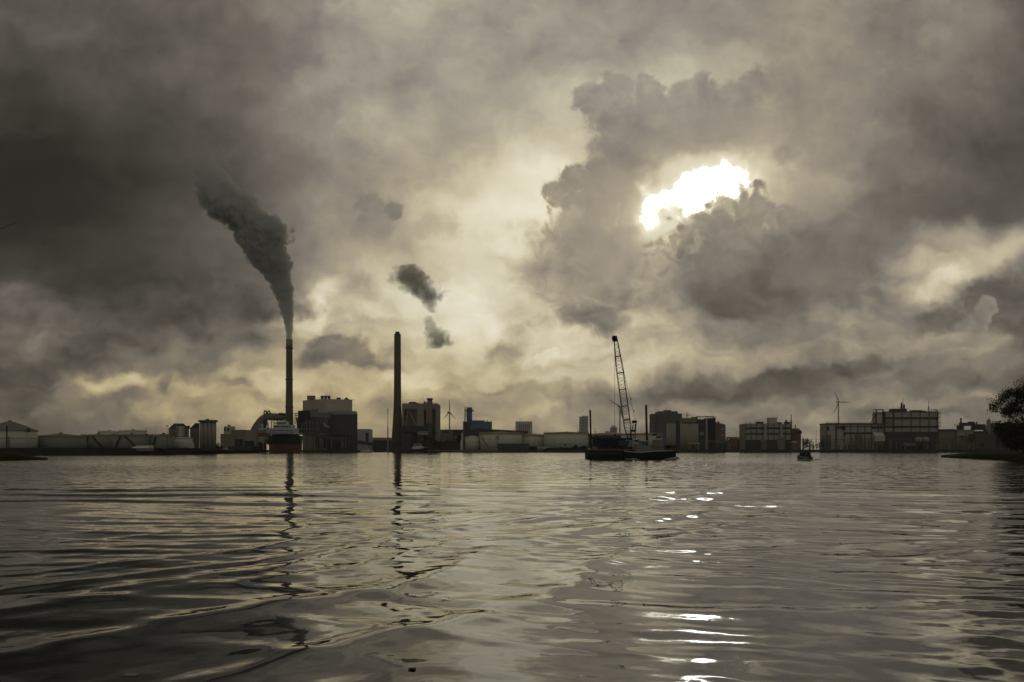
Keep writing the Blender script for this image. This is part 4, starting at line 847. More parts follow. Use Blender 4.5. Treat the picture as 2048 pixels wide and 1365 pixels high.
# ---------------------------------------------------------------- silos and works right of the crane barge
D = 1110
def cellblock(label, x0, x1, yt, n, D, m, cap):
    t = thing('silo_block', label, 'silo', (X((x0 + x1) / 2, D), D, GZ), 'white ribbed silos behind the tug'); w = (X(x1, D) - X(x0, D)) / n
    for i in range(n): MB().cyl(X(x0, D) + w * (i + .5), D + w * .5, w * .5, GZ, Z(yt, D), 16).build('silo_cell', m, t, True)
    MB().box(X(x0, D), X(x1, D), D + w * .1, D + w * 1.2, Z(yt, D), Z(yt, D) + .7).build('cap', cap, t)
    return t
M_silo = pmat('silo_white', 74, 69, 60, streak=.15)
cellblock('narrow pale silo block left of the dark blue shaft', 1333.5, 1352, 848.5, 4, D, M_silo, M_conc)
cellblock('wider pale silo block right of the dark blue shaft', 1360, 1397, 848.5, 8, D, M_silo, M_conc)
t = thing('lift_shaft', 'dark blue lift shaft between the two pale silo blocks', 'shaft', (X(1356, D), D, GZ)); bx(MB(), 1352.2, 1359.8, 843, None, D, 9).build('wall', M_blue2, t); q = MB(); q.rail(X(1352.5, D), X(1359.5, D), D + .3, Z(843, D), 1.1, 2, .2); q.build('railing', M_dark, t)
D = 1150; t = thing('process_house', 'grey and black process house with pipework roof right of the pale silos', 'factory', (X(1400, D), D, GZ))
bx(MB(), 1368, 1398, 836, 849, D, 20, 10).build('upper_house', M_conc3, t); bx(MB(), 1367.5, 1398, 844.5, 846.5, D, 1, 9.2).build('ledge', M_dark, t)
bx(MB(), 1397, 1414, 839, None, D, 20).build('black_bay', M_dark, t); bx(MB(), 1415, 1431, 836.5, None, D, 24, -1).build('black_tower', M_black, t); bx(MB(), 1410.8, 1414.6, 838, None, D, 3, -2).build('pale_column', M_silo, t)
q = MB(); bx(q, 1395, 1430, 833, 834, D, 10, 2)
for a in range(1395, 1432, 5): q.bar(px(a, 834, D + 3), px(a + 1, 839, D + 3), .6)
q.tube([px(1412, 833.5, D - 1), px(1427, 834, D - 1), px(1430, 838, D - 1), px(1430.5, 850, D - 1)], .7, 8); q.bar(px(1374, 836, D + 12), px(1374, 826, D + 12), 1.0); q.bar(px(1374, 832, D + 12), px(1379, 830.5, D + 12), .5); q.bar(px(1424, 829.5, D), px(1424, 834, D), .5)
bx(q, 1388, 1398, 834, 836.5, D, 6, 12); q.build('roof_pipes', M_dark, t)
bx(MB(), 1399, 1408, 864, 871, D, .6, -.5).build('window', M_conc3, t); bx(MB(), 1399, 1409, 850, 852, D, .6, -.5).build('window', M_navy, t)
D = 1140; t = thing('brick_hall', 'dark brown brick hall with pale bands on its right face', 'factory', (X(1440, D), D, GZ))
MB().prism([(X(1441, D), D), (X(1456.5, D), D + 14), (X(1450, D), D + 40), (X(1427, D), D + 18)], GZ, [Z(847, D), Z(849, D), Z(849, D), Z(847, D)]).build('wall', M_brown, t)
for y in (857.5, 869): MB().prism([(X(1443, D), D + 1.2), (X(1455.5, D), D + 12.6), (X(1455.5, D), D + 13.2), (X(1443, D), D + 2.2)], Z(y + 2.4, D), Z(y, D)).build('pale_band', M_conc2, t)
q = MB(); bx(q, 1438, 1441, 843, 848, D, 3, 6); bx(q, 1433, 1437, 844.5, 848, D, 3, 8); q.build('roof_vent', M_dark, t)
D = 1105; q = MB(); q.tube([(X(1375, D), D, Z(888, D)), (X(1400, D), D, Z(888, D))], 1.8, 14); q.box(X(1378, D), X(1380, D), D - 1, D + 1, GZ, Z(889, D)); q.box(X(1395, D), X(1397, D), D - 1, D + 1, GZ, Z(889, D)); tag(q.build('horizontal_tank', M_conc), 'pale horizontal tank low in front of the wider silo block', 'tank')
D = 1100
q = bx(MB(), 1432, 1455, 887, None, D, 6); tag(q.build('container', M_blue2), 'dark blue container row at the foot of the brick hall', 'container')
q = bx(MB(), 1343, 1358, 890, None, D, 5); tag(q.build('container', M_blue2), 'dark blue container at the foot of the dark blue shaft', 'container')
q = MB(); q.rail(X(1398, D), X(1460, D), D - 4, Z(885, D), 2.2, 4, .35)
for a in range(1398, 1460, 9): q.bar((X(a, D), D - 4, GZ), (X(a, D), D - 4, Z(882, D)), .4)
tag(q.build('pipe_bridge', M_conc3), 'thin pipe bridge running along the foot of the process house', 'pipe bridge')
D = 1180; t = thing('orange_shed', 'low orange-brown shed with pale roof between the brick hall and the banded block', 'shed', (X(1473, D), D, GZ))
bx(MB(), 1463, 1475, 877, None, D, 10).build('wall', M_rustb, t); bx(MB(), 1457, 1491, 874, 877.5, D, 12, 1).build('roof', M_tank, t); bx(MB(), 1457, 1463, 886, None, D, 6, 1).build('end_wall', M_conc, t); bx(MB(), 1475, 1491, 879, None, D, 6, 2).build('glazed_bay', M_navy, t)
q = bx(MB(), 1465, 1473, 892, None, 1095, 3); tag(q.build('skip_container', M_red), 'dull red skip in front of the orange-brown shed', 'skip')
rs = random.Random(77); mb = MB(); D = 2600
leaf_cloud(mb, [((X(1456 + 2.5 * i, D), D, 22 + rs.uniform(-6, 8)), (9, 6, 16)) for i in range(15)], 2600, 2.6, rs); tag(mb.build('far_wood', M_bush), 'far treetops above the orange-brown shed', None, None, 'stuff')
for a, y, l in ((1472.5, 863, 'left'), (1479.5, 864, 'right')): mast('thin far lamp post over the orange-brown shed, %s one of two' % l, a, y, 1500, .3, 1.2, 'lamp post', 'lamp_post', 'far lamp posts on the right shore')
for a, y, l in ((1632.5, 862.5, 'left'), (1640, 862.8, 'right')): mast('thin lamp post in the gap before the glazed plant, %s one of two' % l, a, y, 1250, .28, 1.0, 'lamp post', 'lamp_post', 'far lamp posts on the right shore')

M_pan = pmat('precast_panel', 78, 72, 64, streak=.12, scale=.15); M_pan2 = pmat('precast_panel_light', 82, 77, 70, streak=.10, scale=.15)
def panelblock(t, x0, x1, yt, D, dep, bays, bands, frame, panel, dark, foot=None):
    """precast block: wall, one panel strip per floor, one window strip per floor, dark posts between the bays"""
    bx(MB(), x0, x1, yt, None, D, dep).build('wall', panel, t)
    for y0, y1 in bands: bx(MB(), x0 + .5, x1 - .5, y0, y1, D, .8, -.5).build('window_band', dark, t)
    q = MB()
    for i in range(bays + 1): a = x0 + (x1 - x0) * i / bays; bx(q, a - .45, a + .45, yt - .3, None, D, 1.2, -.9)
    q.build('frame_posts', frame, t)
    if foot: bx(MB(), x0 + .2, x1 - .2, foot, None, D, 1.5, -1.4).build('dark_plinth', M_dark, t)
D = 1140; t = thing('banded_block', 'concrete works block with two dark window bands and a square roof box', 'factory', (X(1537, D), D, GZ))
panelblock(t, 1490.5, 1582, 848, D, 30, 8, [(855, 858.6), (866.5, 869.5)], M_dark, M_pan, M_glass, 880)
q = bx(MB(), 1528, 1532.5, 849, 880, D, 1.4, -1.1); bx(q, 1560, 1564, 852, 880, D, 1.4, -1.1); q.build('pilaster', M_pan2, t)
bx(MB(), 1541.5, 1557, 835.3, 848, D, 12, 6).build('roof_box', M_conc2, t)
q = MB(); bx(q, 1518, 1529, 843.5, 848, D, 8, 6); bx(q, 1557, 1566, 844.5, 848, D, 6, 6); bx(q, 1574, 1576.5, 840.5, 848, D, 3, 4); bx(q, 1573, 1583, 844, 848, D, 5, 6); q.rail(X(1491, D), X(1582, D), D + .6, Z(848, D), 1.3, 3, .25)
for a, y in ((1490.7, 841.5), (1511, 840.5), (1516.5, 840), (1527, 841), (1536, 841.5), (1500, 843)): q.bar(px(a, 848, D + 2), px(a, y, D + 2), .35)
q.build('roof_plant', M_dark, t)
q = MB(); q.lathe(X(1583.3, D), D + 2, [(1.5, GZ), (1.1, Z(846, D)), (.6, Z(838, D)), (.45, Z(829.3, D))], 12); q.build('thin_stack', M_dark, t)
D = 1170; t = thing('annex_block', 'brownish annex block at the right end of the banded block', 'factory', (X(1594, D), D, GZ))
MB().prism([(X(1584, D), D), (X(1589, D), D - 6), (X(1606, D), D + 8), (X(1604, D), D + 30), (X(1586, D), D + 24)], GZ, [Z(858.5, D), Z(857.5, D), Z(860.5, D), Z(860.5, D), Z(858.5, D)]).build('wall', M_brown, t)
q = MB(); bx(q, 1587, 1601, 863, 868, D, .6, -5.2); q.build('window', M_glass, t)
q = MB(); q.bar(px(1590, 858, D), px(1591, 849, D), .5); q.bar(px(1592, 858, D), px(1591, 849, D), .5); bx(q, 1586, 1602, 857.3, 858.4, D, 2, 4); q.build('roof_mast', M_dark, t)
D = 1100; q = MB(); q.lathe(X(1564, D), D + 4, [(5.2, GZ), (5.2, Z(876, D)), (2, Z(874, D))], 20); tag(q.build('process_tank', M_conc3), 'grey upright tank before the banded block', 'tank')
for a, w, y, l, m in ((1529, 7, 881, 'dark open-sided hut with pale roof before the banded block', M_conc3), (1590, 7.5, 883, 'small pavilion with white cone roof before the annex block', M_tank)):
    t = thing('pavilion', l, 'hut', (X(a, D), D, GZ)); MB().prism([(X(a - w, D), D), (X(a + w, D), D), (X(a + w, D), D + 8), (X(a - w, D), D + 8)], Z(y + 2.2, D), Z(y, D), [(X(a - 1, D), D + 3), (X(a + 1, D), D + 3), (X(a + 1, D), D + 5), (X(a - 1, D), D + 5)]).build('roof', m, t)
    bx(MB(), a - w * .7, a + w * .7, y + 2.2, None, D, 6, 1).build('wall', M_brown, t)
bush('bush', 'brown bare bush in the gap left of the glazed plant', 1602, 1630, 877, 1110, 700, .8, seed=51); bush('bush', 'dark bush before the left end of the glazed plant', 1628, 1654, 876, 1115, 700, .8, seed=52)
bush('tree', 'bare pale tree against the left end of the glazed plant', 1641, 1655, 862, 1120, 260, .5, 'tree', seed=53)

D = 1110; t = thing('glazed_plant', 'long low plant building with black roof edge and thin dark posts', 'factory', (X(1700, D), D, GZ))
bx(MB(), 1653, 1768, 849, None, D, 24).build('wall', M_pan2, t)
bx(MB(), 1652.5, 1768.5, 846.8, 849, D, 26, -1.2).build('roof_edge', M_black, t)
q = MB()
for a in (1653.4, 1672.5, 1688, 1701.5, 1715.5, 1729.5, 1743, 1756): bx(q, a - .5, a + .5, 849, None, D, 1, -.8)
bx(q, 1671, 1673.5, 849, None, D, 1.2, -1); bx(q, 1688, 1768, 852.8, 853.8, D, 1, -.7); q.build('frame_posts', M_dark, t)
for a, b, c, d in ((1691, 1745, 865, 868.5), (1743, 1768, 852.9, 858), (1687, 1691, 865, 873)): bx(MB(), a, b, c, d, D, .6, -.45).build('window_band', M_glass, t)
for a, b, c, d in ((1654, 1658, 853, 860.5), (1673, 1690, 853, 857.5), (1684, 1690.5, 853, 860)): bx(MB(), a, b, c, d, D, .6, -1.1).build('blue_panel', M_blue2, t)
q = MB().rail(X(1655, D), X(1750, D), D + 1, Z(846.8, D), 1.1, 3, .2); q.box(X(1653.3, D), X(1654.5, D), D, D + 1, Z(846.8, D), Z(844, D)); q.build('roof_railing', M_dark, t)
D = 1105; t = thing('main_plant', 'largest plant building on the right shore with stair tower, twin stacks and antennas', 'factory', (X(1815, D), D, GZ))
panelblock(t, 1768, 1876, 825.5, D, 36, 6, [(835, 839), (852, 856), (864, 868)], M_dark, M_pan, M_glass, 865)
bx(MB(), 1768.5, 1784, 841, 853, D, 1, -.7).build('dark_panel', M_conc3, t)
q = MB(); bx(q, 1786.2, 1787.6, 823, None, D, 2, -1.6); bx(q, 1768.2, 1770, 823, None, D, 2, -1.6); q.build('corner_posts', M_dark, t)
bx(MB(), 1754, 1767, 824.5, 847, D, 10, 2).build('stair_tower', M_conc2, t)
q = MB()
for a in (1752.8, 1754, 1766.4, 1767.6): bx(q, a - .5, a + .5, 819, 847, D, .8, 1)
bx(q, 1752.5, 1768, 818.8, 820, D, 10, 1); bx(q, 1752.5, 1768, 825, 826.3, D, .9, .8); q.rail(X(1753, D), X(1768, D), D + 1, Z(821.8, D), 1, 2, .2); q.build('tower_frame', M_dark, t)
q = MB(); q.bar(px(1741, 847, D + 4), px(1752, 826, D + 4), .7); q.bar(px(1747, 836, D + 4), px(1753, 836.5, D + 4), .6); q.bar(px(1747, 822, D + 4), px(1747.5, 827, D + 4), .6); q.bar(px(1747, 827, D + 4), px(1753, 826, D + 4), .6); q.bar(px(1748, 836, D + 4), px(1752.5, 829, D + 4), .4); q.build('outside_stair', M_dark, t)
q = MB(); bx(q, 1790, 1818, 817.5, 823, D, 12, 6); bx(q, 1786, 1876, 823, 825.5, D, 24, 3); bx(q, 1829, 1849, 820.3, 823, D, 8, 6); bx(q, 1851, 1856, 821.5, 823.2, D, 6, 6); bx(q, 1770, 1784, 824, 825.5, D, 8, 4); q.rail(X(1769, D), X(1875, D), D + .8, Z(825.5, D), 1.2, 3, .25); q.build('roof_plant', M_dark, t)
for a, y, w in ((1810.3, 804.8, 1.2), (1815.4, 808.6, 1.1)): MB().cyl(X(a, D), D + 10, w, Z(818, D), Z(y, D), 12).build('twin_stack', M_black, t)
q = MB()
for a, y in ((1806.3, 797), (1857.3, 801), (1786.3, 812), (1797.5, 814), (1801, 812.5), (1863, 817)): q.bar(px(a, 824, D + 8), px(a, y, D + 8), .5, .3)
q.bar(px(1855.3, 823, D + 8), px(1857.3, 812, D + 8), .4); q.bar(px(1859.3, 823, D + 8), px(1857.3, 812, D + 8), .4); q.build('antenna', M_dark, t)
q = MB(); q.tube([px(1866, 820.2, D - 2), px(1873.5, 820.2, D - 2), px(1875.8, 825, D - 2), px(1876.4, 870, D - 2)], .7, 8)
for y in (826, 835, 845, 854): bx(q, 1876, 1882, y, y + .7, D, 3, -1)
for a in (1878.5, 1881.5): q.bar(px(a, 824, D), px(a, 856, D), .3)
q.build('outside_pipe', M_dark, t)
bx(MB(), 1808, 1826, 868.5, 872.5, D, .6, -2.2).build('blue_panel', M_blue2, t)
t = thing('white_box_unit', 'grey box unit, its white top sloped to catch sky light, in front of the main plant', 'container', (X(1760.5, 1096), 1096, GZ)); D = 1092
bx(MB(), 1751, 1770, 872, 883, D, 8).build('wall', M_conc2, t); MB().prism([(X(1750.7, D), D - .3), (X(1770.2, D), D - .3), (X(1770.2, D), D + 8.3), (X(1750.7, D), D + 8.3)], Z(872.6, D), [Z(872, D), Z(872, D), Z(865.6, D), Z(865.6, D)]).build('top', M_white, t); q = MB()  # slope of the white top is shaped to catch sky light and read brighter
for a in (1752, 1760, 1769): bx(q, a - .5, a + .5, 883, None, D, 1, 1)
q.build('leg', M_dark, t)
for i, a in enumerate((1832, 1846)):
    t = thing('horizontal_tank', ('left', 'right')[i] + ' one of two pale round-ended tanks before the main plant', 'tank', (X(a + 6.5, D), D, GZ), 'twin pale tanks before the main plant')
    MB().lathe(0, 0, [(.8, -4.4), (3.0, -3.6), (3.9, -1), (3.9, 1), (3.9, 2.6), (3.0, 4.2), (.8, 4.6)], 20).build('shell', M_conc, t, True)
    o = t.children[0]; me = o.data; off = t.location
    for v in me.vertices: w = v.co + off; v.co = Vector((w.z, w.y + 3, w.x + Z(880, D) - GZ))
    bx(MB(), a + 1, a + 12, 876.2, 877.4, D, 1, -1).build('walkway', M_white, t); bx(MB(), a + 3, a + 4.5, 885, None, D, 3, 1).build('saddle', M_dark, t)
D = 1098; q = bx(MB(), 1808, 1834, 886, 892.5, D, 6); tag(q.build('low_store', M_conc), 'low pale store left under the twin tanks', 'shed')
q = bx(MB(), 1864, 1882, 890.2, 891.5, D, 2); bx(q, 1864, 1865, 891.5, None, D, 1, .5); bx(q, 1881, 1882, 891.5, None, D, 1, .5); tag(q.build('pale_gantry', M_conc), 'thin pale gantry beam at the right foot of the main plant', 'gantry')
M_pg = pmat('pipework_grey', 46, 44, 38); rs = random.Random(15)
q = MB()
for y in (879, 884.5): q.bar(px(1600, y, 1096), px(1960, y + .5, 1096), .35)
for i in range(46): a = 1600 + 8 * i; q.bar(px(a, 878, 1096), px(a, 896, 1096), .35)
for i in range(12): a = rs.uniform(1604, 1940); q.bar(px(a, 879, 1096), px(a + rs.uniform(4, 14), 884.5, 1096), .3)
tag(q.build('pipe_rack', M_pg), 'long low pipe rack of thin posts running along the right shore', 'pipe rack')
for i in range(34):
    a = 1606 + 10.3 * i + rs.uniform(-3, 3); y = rs.uniform(875, 890); w = rs.uniform(1.2, 4); D = 1094 + rs.uniform(-2, 5)
    t = thing('pump_unit', 'small dark equipment unit with vent pipe before the ' + ('banded block and its annex' if a < 1650 else 'long glazed plant building' if a < 1752 else 'largest plant building' if a < 1880 else 'pale low works beside the tall tree'), 'equipment', (X(a, D), D, GZ), 'equipment units along the right shore')
    bx(MB(), a, a + w, y + 2, None, D, 2).build('casing', M_pg, t); q = MB(); q.cyl(X(a + w / 2, D), D + 1, .35, Z(y + 2, D), Z(y - rs.uniform(0, 3), D), 8); q.build('vent_pipe', M_dark, t)
D = 1092
for i, (a, w, y) in enumerate(((1654, 5, 871), (1713, 7, 870), (1722, 3, 874))): 
    q = MB(); q.lathe(X(a + w, 1097), 1101, [(w * .69, GZ), (w * .69, Z(y, 1097)), (w * .3, Z(y - 1, 1097))], 18); tag(q.build('process_tank', pmat('olive_tank', 50, 48, 32)), ('olive upright tank at the left end of the glazed plant', 'wide olive upright tank before the glazed plant', 'narrow olive tank touching the wide olive tank')[i], 'tank')
D = 1130; t = thing('works_shed', 'low grey works shed right of the main plant', 'shed', (X(1897, D), D, GZ)); bx(MB(), 1880, 1914, 862.5, None, D, 20, 4).build('wall', M_conc3, t); bx(MB(), 1880, 1914, 858.6, 862.5, D, 22, 3).build('roof', M_navy, t)
t = thing('pipe_works', 'pale low works with black roof machinery and a smoking stub stack', 'factory', (X(1930, D), D, GZ))
bx(MB(), 1914, 1949, 860, None, D, 16).build('wall', M_conc3, t); q = bx(MB(), 1916, 1930, 864, 873, D, .8, -.6); bx(q, 1932, 1946, 864, 873, D, .8, -.6); q.build('panel', pmat('buff_panel', 78, 72, 58), t)
bx(MB(), 1917, 1927, 872.5, 874.5, D, .6, -1.1).build('window', M_glass, t)
q = MB(); bx(q, 1920, 1930, 851, 860, D, 6, 3); bx(q, 1928, 1955, 845.5, 852, D, 8, 5); bx(q, 1943, 1953, 843.5, 846, D, 5, 5); bx(q, 1955, 1978, 848.5, 860, D, 8, 8); bx(q, 1960, 1961.5, 843.5, 849, D, 2, 8); q.cyl(X(1926.5, D), D + 6, 1.1, Z(852, D), Z(836, D), 10); q.rail(X(1911, D), X(1922, D), D + 2, Z(853, D), 3, 3, .3)
for i in range(12): a = rs.uniform(1918, 1976); q.bar(px(a, 860, D + 2), px(a + rs.uniform(-3, 3), rs.uniform(844, 853), D + 2), .35)
q.build('roof_machinery', M_dark, t)
D = 1120; t = thing('column_tower', 'pale distillation column tower beside the tall tree', 'tower', (X(1984, D), D, GZ)); MB().cyl(X(1980.5, D), D + 4, 2.8, GZ, Z(840.5, D), 14, 2.5).build('column', M_conc3, t, True); MB().cyl(X(1981.5, D), D + 4, .9, Z(840.5, D), Z(837, D), 10).build('vent', M_dark, t); MB().cyl(X(1990, D), D + 5, 1.6, GZ, Z(846, D), 12).build('column', M_conc, t)
q = MB()
for a, b in ((1985, 1999),): 
    for y in (843, 852, 862, 872): bx(q, a, b, y, y + .8, D, 3, 2)
    for c in (1986, 1992.5, 1998.5): q.bar(px(c, 842, D + 2), px(c, 890, D + 2), .7)
q.build('steel_frame', M_dark, t)
D = 1110; t = thing('dark_workshop', 'square dark workshop between the pale works and the tree', 'building', (X(1970, D), D, GZ)); bx(MB(), 1950, 1990, 868, None, D, 16).build('wall', pmat('workshop_brown', 34, 32, 24), t); bx(MB(), 1957, 1979, 862.5, 868, D, 10, 2).build('roof', M_dark, t); bx(MB(), 1961, 1967, 885, 893, D, .6, -.5).build('door', M_glass, t)
q = bx(MB(), 1933, 1948, 888.5, 891, 1100, 3); tag(q.build('yellow_rail', M_yell), 'yellowish low barrier before the pale low works', 'barrier')
q = bx(MB(), 1998, 2300, 858, None, 1180, 40); bx(q, 1992, 2060, 846, 858, 1185, 14); tag(q.build('shore_building', M_dark), 'dark long building behind the tall tree', 'building')

# ---------------------------------------------------------------- crane pontoon, crane, tug
D = 300; wl = 0
def B(x, y): return px(x, y, D)
t = thing('crane_pontoon', 'long rusty work pontoon carrying the lattice crane, two upright spud poles', 'barge', (X(1222, D), D, 0))
q = MB(); q.prism([(X(1174.5, D), D - 6), (X(1262, D), D - 6), (X(1262, D), D + 8), (X(1174.5, D), D + 8)], -.8, Z(901, D), [(X(1173, D), D - 6.2), (X(1262, D), D - 6.2), (X(1262, D), D + 8), (X(1173, D), D + 8)]); q.build('hull', mat('pontoon_steel', (.045, .036, .024), .8, var=.3, scale=.6, streak=.3), t)
q = MB(); q.box(X(1173.5, D), X(1262, D), D - 6.35, D - 6.0, Z(900.8, D), Z(899.3, D)); q.box(X(1173.5, D), X(1262, D), D - 6.3, D - 6.1, Z(907.5, D), Z(907, D)); q.build('rubbing_strake', M_rustb, t)
q = MB()
for i in range(11): a = X(1178 + i * 8, D); q.tube([(a, D - 6.6, 1.1), (a, D - 6.25, 1.1)], .55, 12)
q.build('tyre_fender', M_black, t)
M_spud = mat('spud_steel', (.075, .035, .028), .7, var=.3, scale=.5, streak=.3)
for (a0, a1, yt, yb, w) in ((1180.3, 1182.6, 821, 916, .34), (1292.2, 1294.4, 811, 903, .42)):
    q = MB(); q.tube([B(a0, yt), B((a0 + a1) / 2, (yt + yb) / 2), B(a1, yb)], w, 14)
    o = q.build('spud_pole', M_spud, t, True)
    q = MB(); q.tube([B(a0, yt - .3), B(a0, yt + 4)], w * 1.15, 14); q.build('pole_band', M_rustb, o)
q = MB(); rs = random.Random(6)
for i in range(26):
    a = rs.uniform(1178, 1258); h = rs.uniform(.4, 1.5); w = rs.uniform(.3, 1.3); z = Z(900.5, D); q.box(X(a, D), X(a, D) + w, D - 5 + rs.uniform(0, 1.5), D - 3.5 + rs.uniform(0, 1), z, z + h)
q.rail(X(1174, D), X(1208, D), D - 5.9, Z(900.5, D), 1.1, 1.4, .06); q.build('deck_gear', M_dark, t)
q = MB(); q.box(X(1191, D), X(1196, D), D - 5.7, D - 5, Z(901, D), Z(895.5, D)); q.build('red_box', M_red, t)
q = MB(); q.bar(B(1208, 897), B(1212, 892), .25); q.bar(B(1212, 889.5), B(1217, 888.5), .2); q.box(X(1173, D), X(1178, D), D - 5.8, D - 5.2, Z(901, D), Z(896.5, D)); q.box(X(1182, D), X(1187, D), D - 5.9, D - 5.7, Z(897.3, D), Z(896.7, D)); q.build('white_fitting', M_white, t)
# the crane stands on the pontoon
t = thing('crawler_crane', 'dark blue lattice-boom crane standing on the pontoon', 'crane', (X(1250, D), D, Z(900.5, D)))
z0 = Z(900.5, D)
MB().box(X(1186, D), X(1262, D), D - 3.5, D + 3.5, Z(893, D), Z(876.5, D)).build('machine_house', mat('crane_blue', (.018, .026, .045), .6, var=.15), t)
MB().prism([(X(1182, D), D - 3.6), (X(1240, D), D - 3.6), (X(1240, D), D + 3.6), (X(1182, D), D + 3.6)], Z(877, D), Z(871.5, D), [(X(1186, D), D - 3.2), (X(1240, D), D - 3.2), (X(1240, D), D + 3.2), (X(1186, D), D + 3.2)]).build('counterweight_hood', M_dark, t)
MB().box(X(1236, D), X(1262, D), D - 3.9, D - 3.5, Z(895, D), Z(882, D)).build('side_panel', M_navy, t)
q = MB(); q.box(X(1247, D), X(1258, D), D - 4.05, D - 3.9, Z(881.8, D), Z(880.4, D))
for i in range(4): a = 1256 + i * 2.6; q.bar(px(a, 894, D - 4.0), px(a + 5, 881, D - 4.0), .22)
q.build('white_stripe', mat('pale_blue_paint', (.42, .5, .62), .5), t)
MB().box(X(1264, D), X(1275, D), D - 4, D - 3.4, Z(884.5, D), Z(880.5, D)).build('blue_awning', mat('bright_blue_paint', (.03, .05, .20), .5), t)
MB().cyl(X(1235, D), D, 3.0, z0, Z(893, D), 24).build('turntable', M_black, t)
for s in (-1, 1): q = MB(); q.box(X(1196, D), X(1262, D), D + s * 3.2 - .8, D + s * 3.2 + .8, z0, z0 + 1.5); q.build('crawler_track', M_black, t)
foot = B(1258.5, 879); head = B(1231.5, 680); ax = (head - foot); Lb = ax.length; ax.normalize(); sx = Vector((ax.z, 0, -ax.x)); sy = Vector((0, 1, 0)); N = 30
def half(u): return 1.22 * min(1, .35 + u * 5) * (1 - max(0, (u - .72) / .28) * .50)
def corner(u, a, b): return foot + ax * Lb * u + sx * half(u) * a + sy * half(u) * b * .85
q = MB()
for a, b in ((-1, -1), (1, -1), (1, 1), (-1, 1)):
    for i in range(N): q.bar(corner(i / N, a, b), corner((i + 1) / N, a, b), .17)
for i in range(N):
    u, w = i / N, (i + 1) / N
    for (a1, b1), (a2, b2) in (((-1, -1), (1, -1)), ((1, -1), (1, 1)), ((1, 1), (-1, 1)), ((-1, 1), (-1, -1))):
        if i % 2: (a1, b1), (a2, b2) = (a2, b2), (a1, b1)
        q.bar(corner(u, a1, b1), corner(w, a2, b2), .085)
    if i % 5 == 0:
        for (a1, b1), (a2, b2) in (((-1, -1), (1, -1)), ((1, -1), (1, 1)), ((1, 1), (-1, 1)), ((-1, 1), (-1, -1))): q.bar(corner(u, a1, b1), corner(u, a2, b2), .22)
for u in (.19, .20): q.bar(corner(u, -1, -1), corner(u, 1, -1), .3)
q.build('lattice_boom', mat('boom_steel', (.035, .032, .028), .6), t)
q = MB(); hp = B(1230.5, 677.5); q.prism([(hp.x - 1.05, D - .7), (hp.x + .85, D - .7), (hp.x + .85, D + .7), (hp.x - 1.05, D + .7)], Z(683, D), Z(672.4, D), [(hp.x - 1.0, D - .7), (hp.x + .55, D - .7), (hp.x + .55, D + .7), (hp.x - 1.0, D + .7)])
q.tube([(hp.x - .5, D - .9, hp.z + .2), (hp.x - .5, D + .9, hp.z + .2)], .75, 16); q.build('head_sheave', M_black, t)
q = MB(); q.bar(B(1262, 877), B(1266.5, 846), .25); q.bar(B(1266, 877), B(1272, 846), .25); q.bar(B(1268, 862), B(1263.5, 862), .2)
q.box(X(1264.5, D), X(1273, D), D - 1, D + 1, Z(846.5, D), Z(841.5, D)); q.box(X(1262, D), X(1271, D), D - 1, D + 1, Z(864, D), Z(860, D)); q.bar(B(1270, 878), B(1272.5, 846), .25); q.bar(B(1263, 862), B(1272, 846), .15); q.build('gantry_frame', M_black, t)
q = MB()
for dy in (-.6, .6): q.bar(B(1235, 690) + Vector((0, dy, 0)), B(1271, 842) + Vector((0, dy, 0)), .05)
q.bar(B(1261.5, 796), B(1262.5, 800), .25); q.bar(B(1267, 820), B(1268, 824), .3)
q.bar(B(1228.3, 680), B(1229.3, 875), .055); q.bar(B(1229.6, 680), B(1230.3, 875), .055); q.build('steel_rope', M_dark, t)
q = MB(); q.tube([B(1229.8, 868), B(1229.8, 875)], .35, 8); q.build('hook_block', M_black, t)
# pusher tug in front
D = 296
t = thing('pusher_tug', 'black-hulled pusher tug with white wheelhouse alongside the crane pontoon', 'tug', (X(1305, D), D - 7, 0)); yc = D - 9.5
M_th = mat('tug_black', (.012, .012, .014), .45)
ks = 22; e = []; rows = []
for i in range(ks + 1):
    u = i / ks; a = 1246 + (1348 - 1246) * u; top = float(np.interp(u, [0, .15, .35, .6, 1], [902, 904.6, 904.8, 902.8, 901.3])); k = (1 - max(0, (u - .72) / .28) ** 2 * .92) * (1 - max(0, .12 - u) * 2)
    zt = Z(top, D); x = X(a, D - 9); rk = max(0, u - .8) * 1.5
    rows.append([(x - rk * .5, yc - 2.5 * k, -.7), (x, yc - 3.1 * k, .5), (x + rk * .5, yc - 3.3 * k, zt), (x + rk * .5, yc + 3.3 * k, zt), (x, yc + 3.1 * k, .5), (x - rk * .5, yc + 2.5 * k, -.7)]); e.append(rows[-1][2])
fs = [[i * 6 + j, i * 6 + (j + 1) % 6, (i + 1) * 6 + (j + 1) % 6, (i + 1) * 6 + j] for i in range(ks) for j in range(6)] + [list(range(6)), list(range(ks * 6, ks * 6 + 6))[::-1]]
MB().add([p for r_ in rows for p in r_], fs).build('hull', M_th, t)
q = MB(); gunwale(q, e, .26); q.build('white_gunwale', M_white, t)
q = MB(); q.box(e[-1][0] - 1.0, e[-1][0] + .25, yc - 1.2, yc + 1.2, Z(914, D), Z(903, D)); q.build('bow_fender', M_black, t)
dk = Z(904.5, D); yf = yc - 2.4
M_wh = mat('wheelhouse_white', (.30, .29, .26), .6, var=.1)
q = MB(); q.prism([(X(1263, D), yf), (X(1292, D), yf), (X(1292, D), yc + 2.4), (X(1263, D), yc + 2.4)], dk, [Z(889, D), Z(893.5, D), Z(893.5, D), Z(889, D)]); q.box(X(1271.5, D), X(1284, D), yf - .02, yc + 2.2, Z(894, D), Z(883.5, D)); q.build('wheelhouse', M_wh, t)
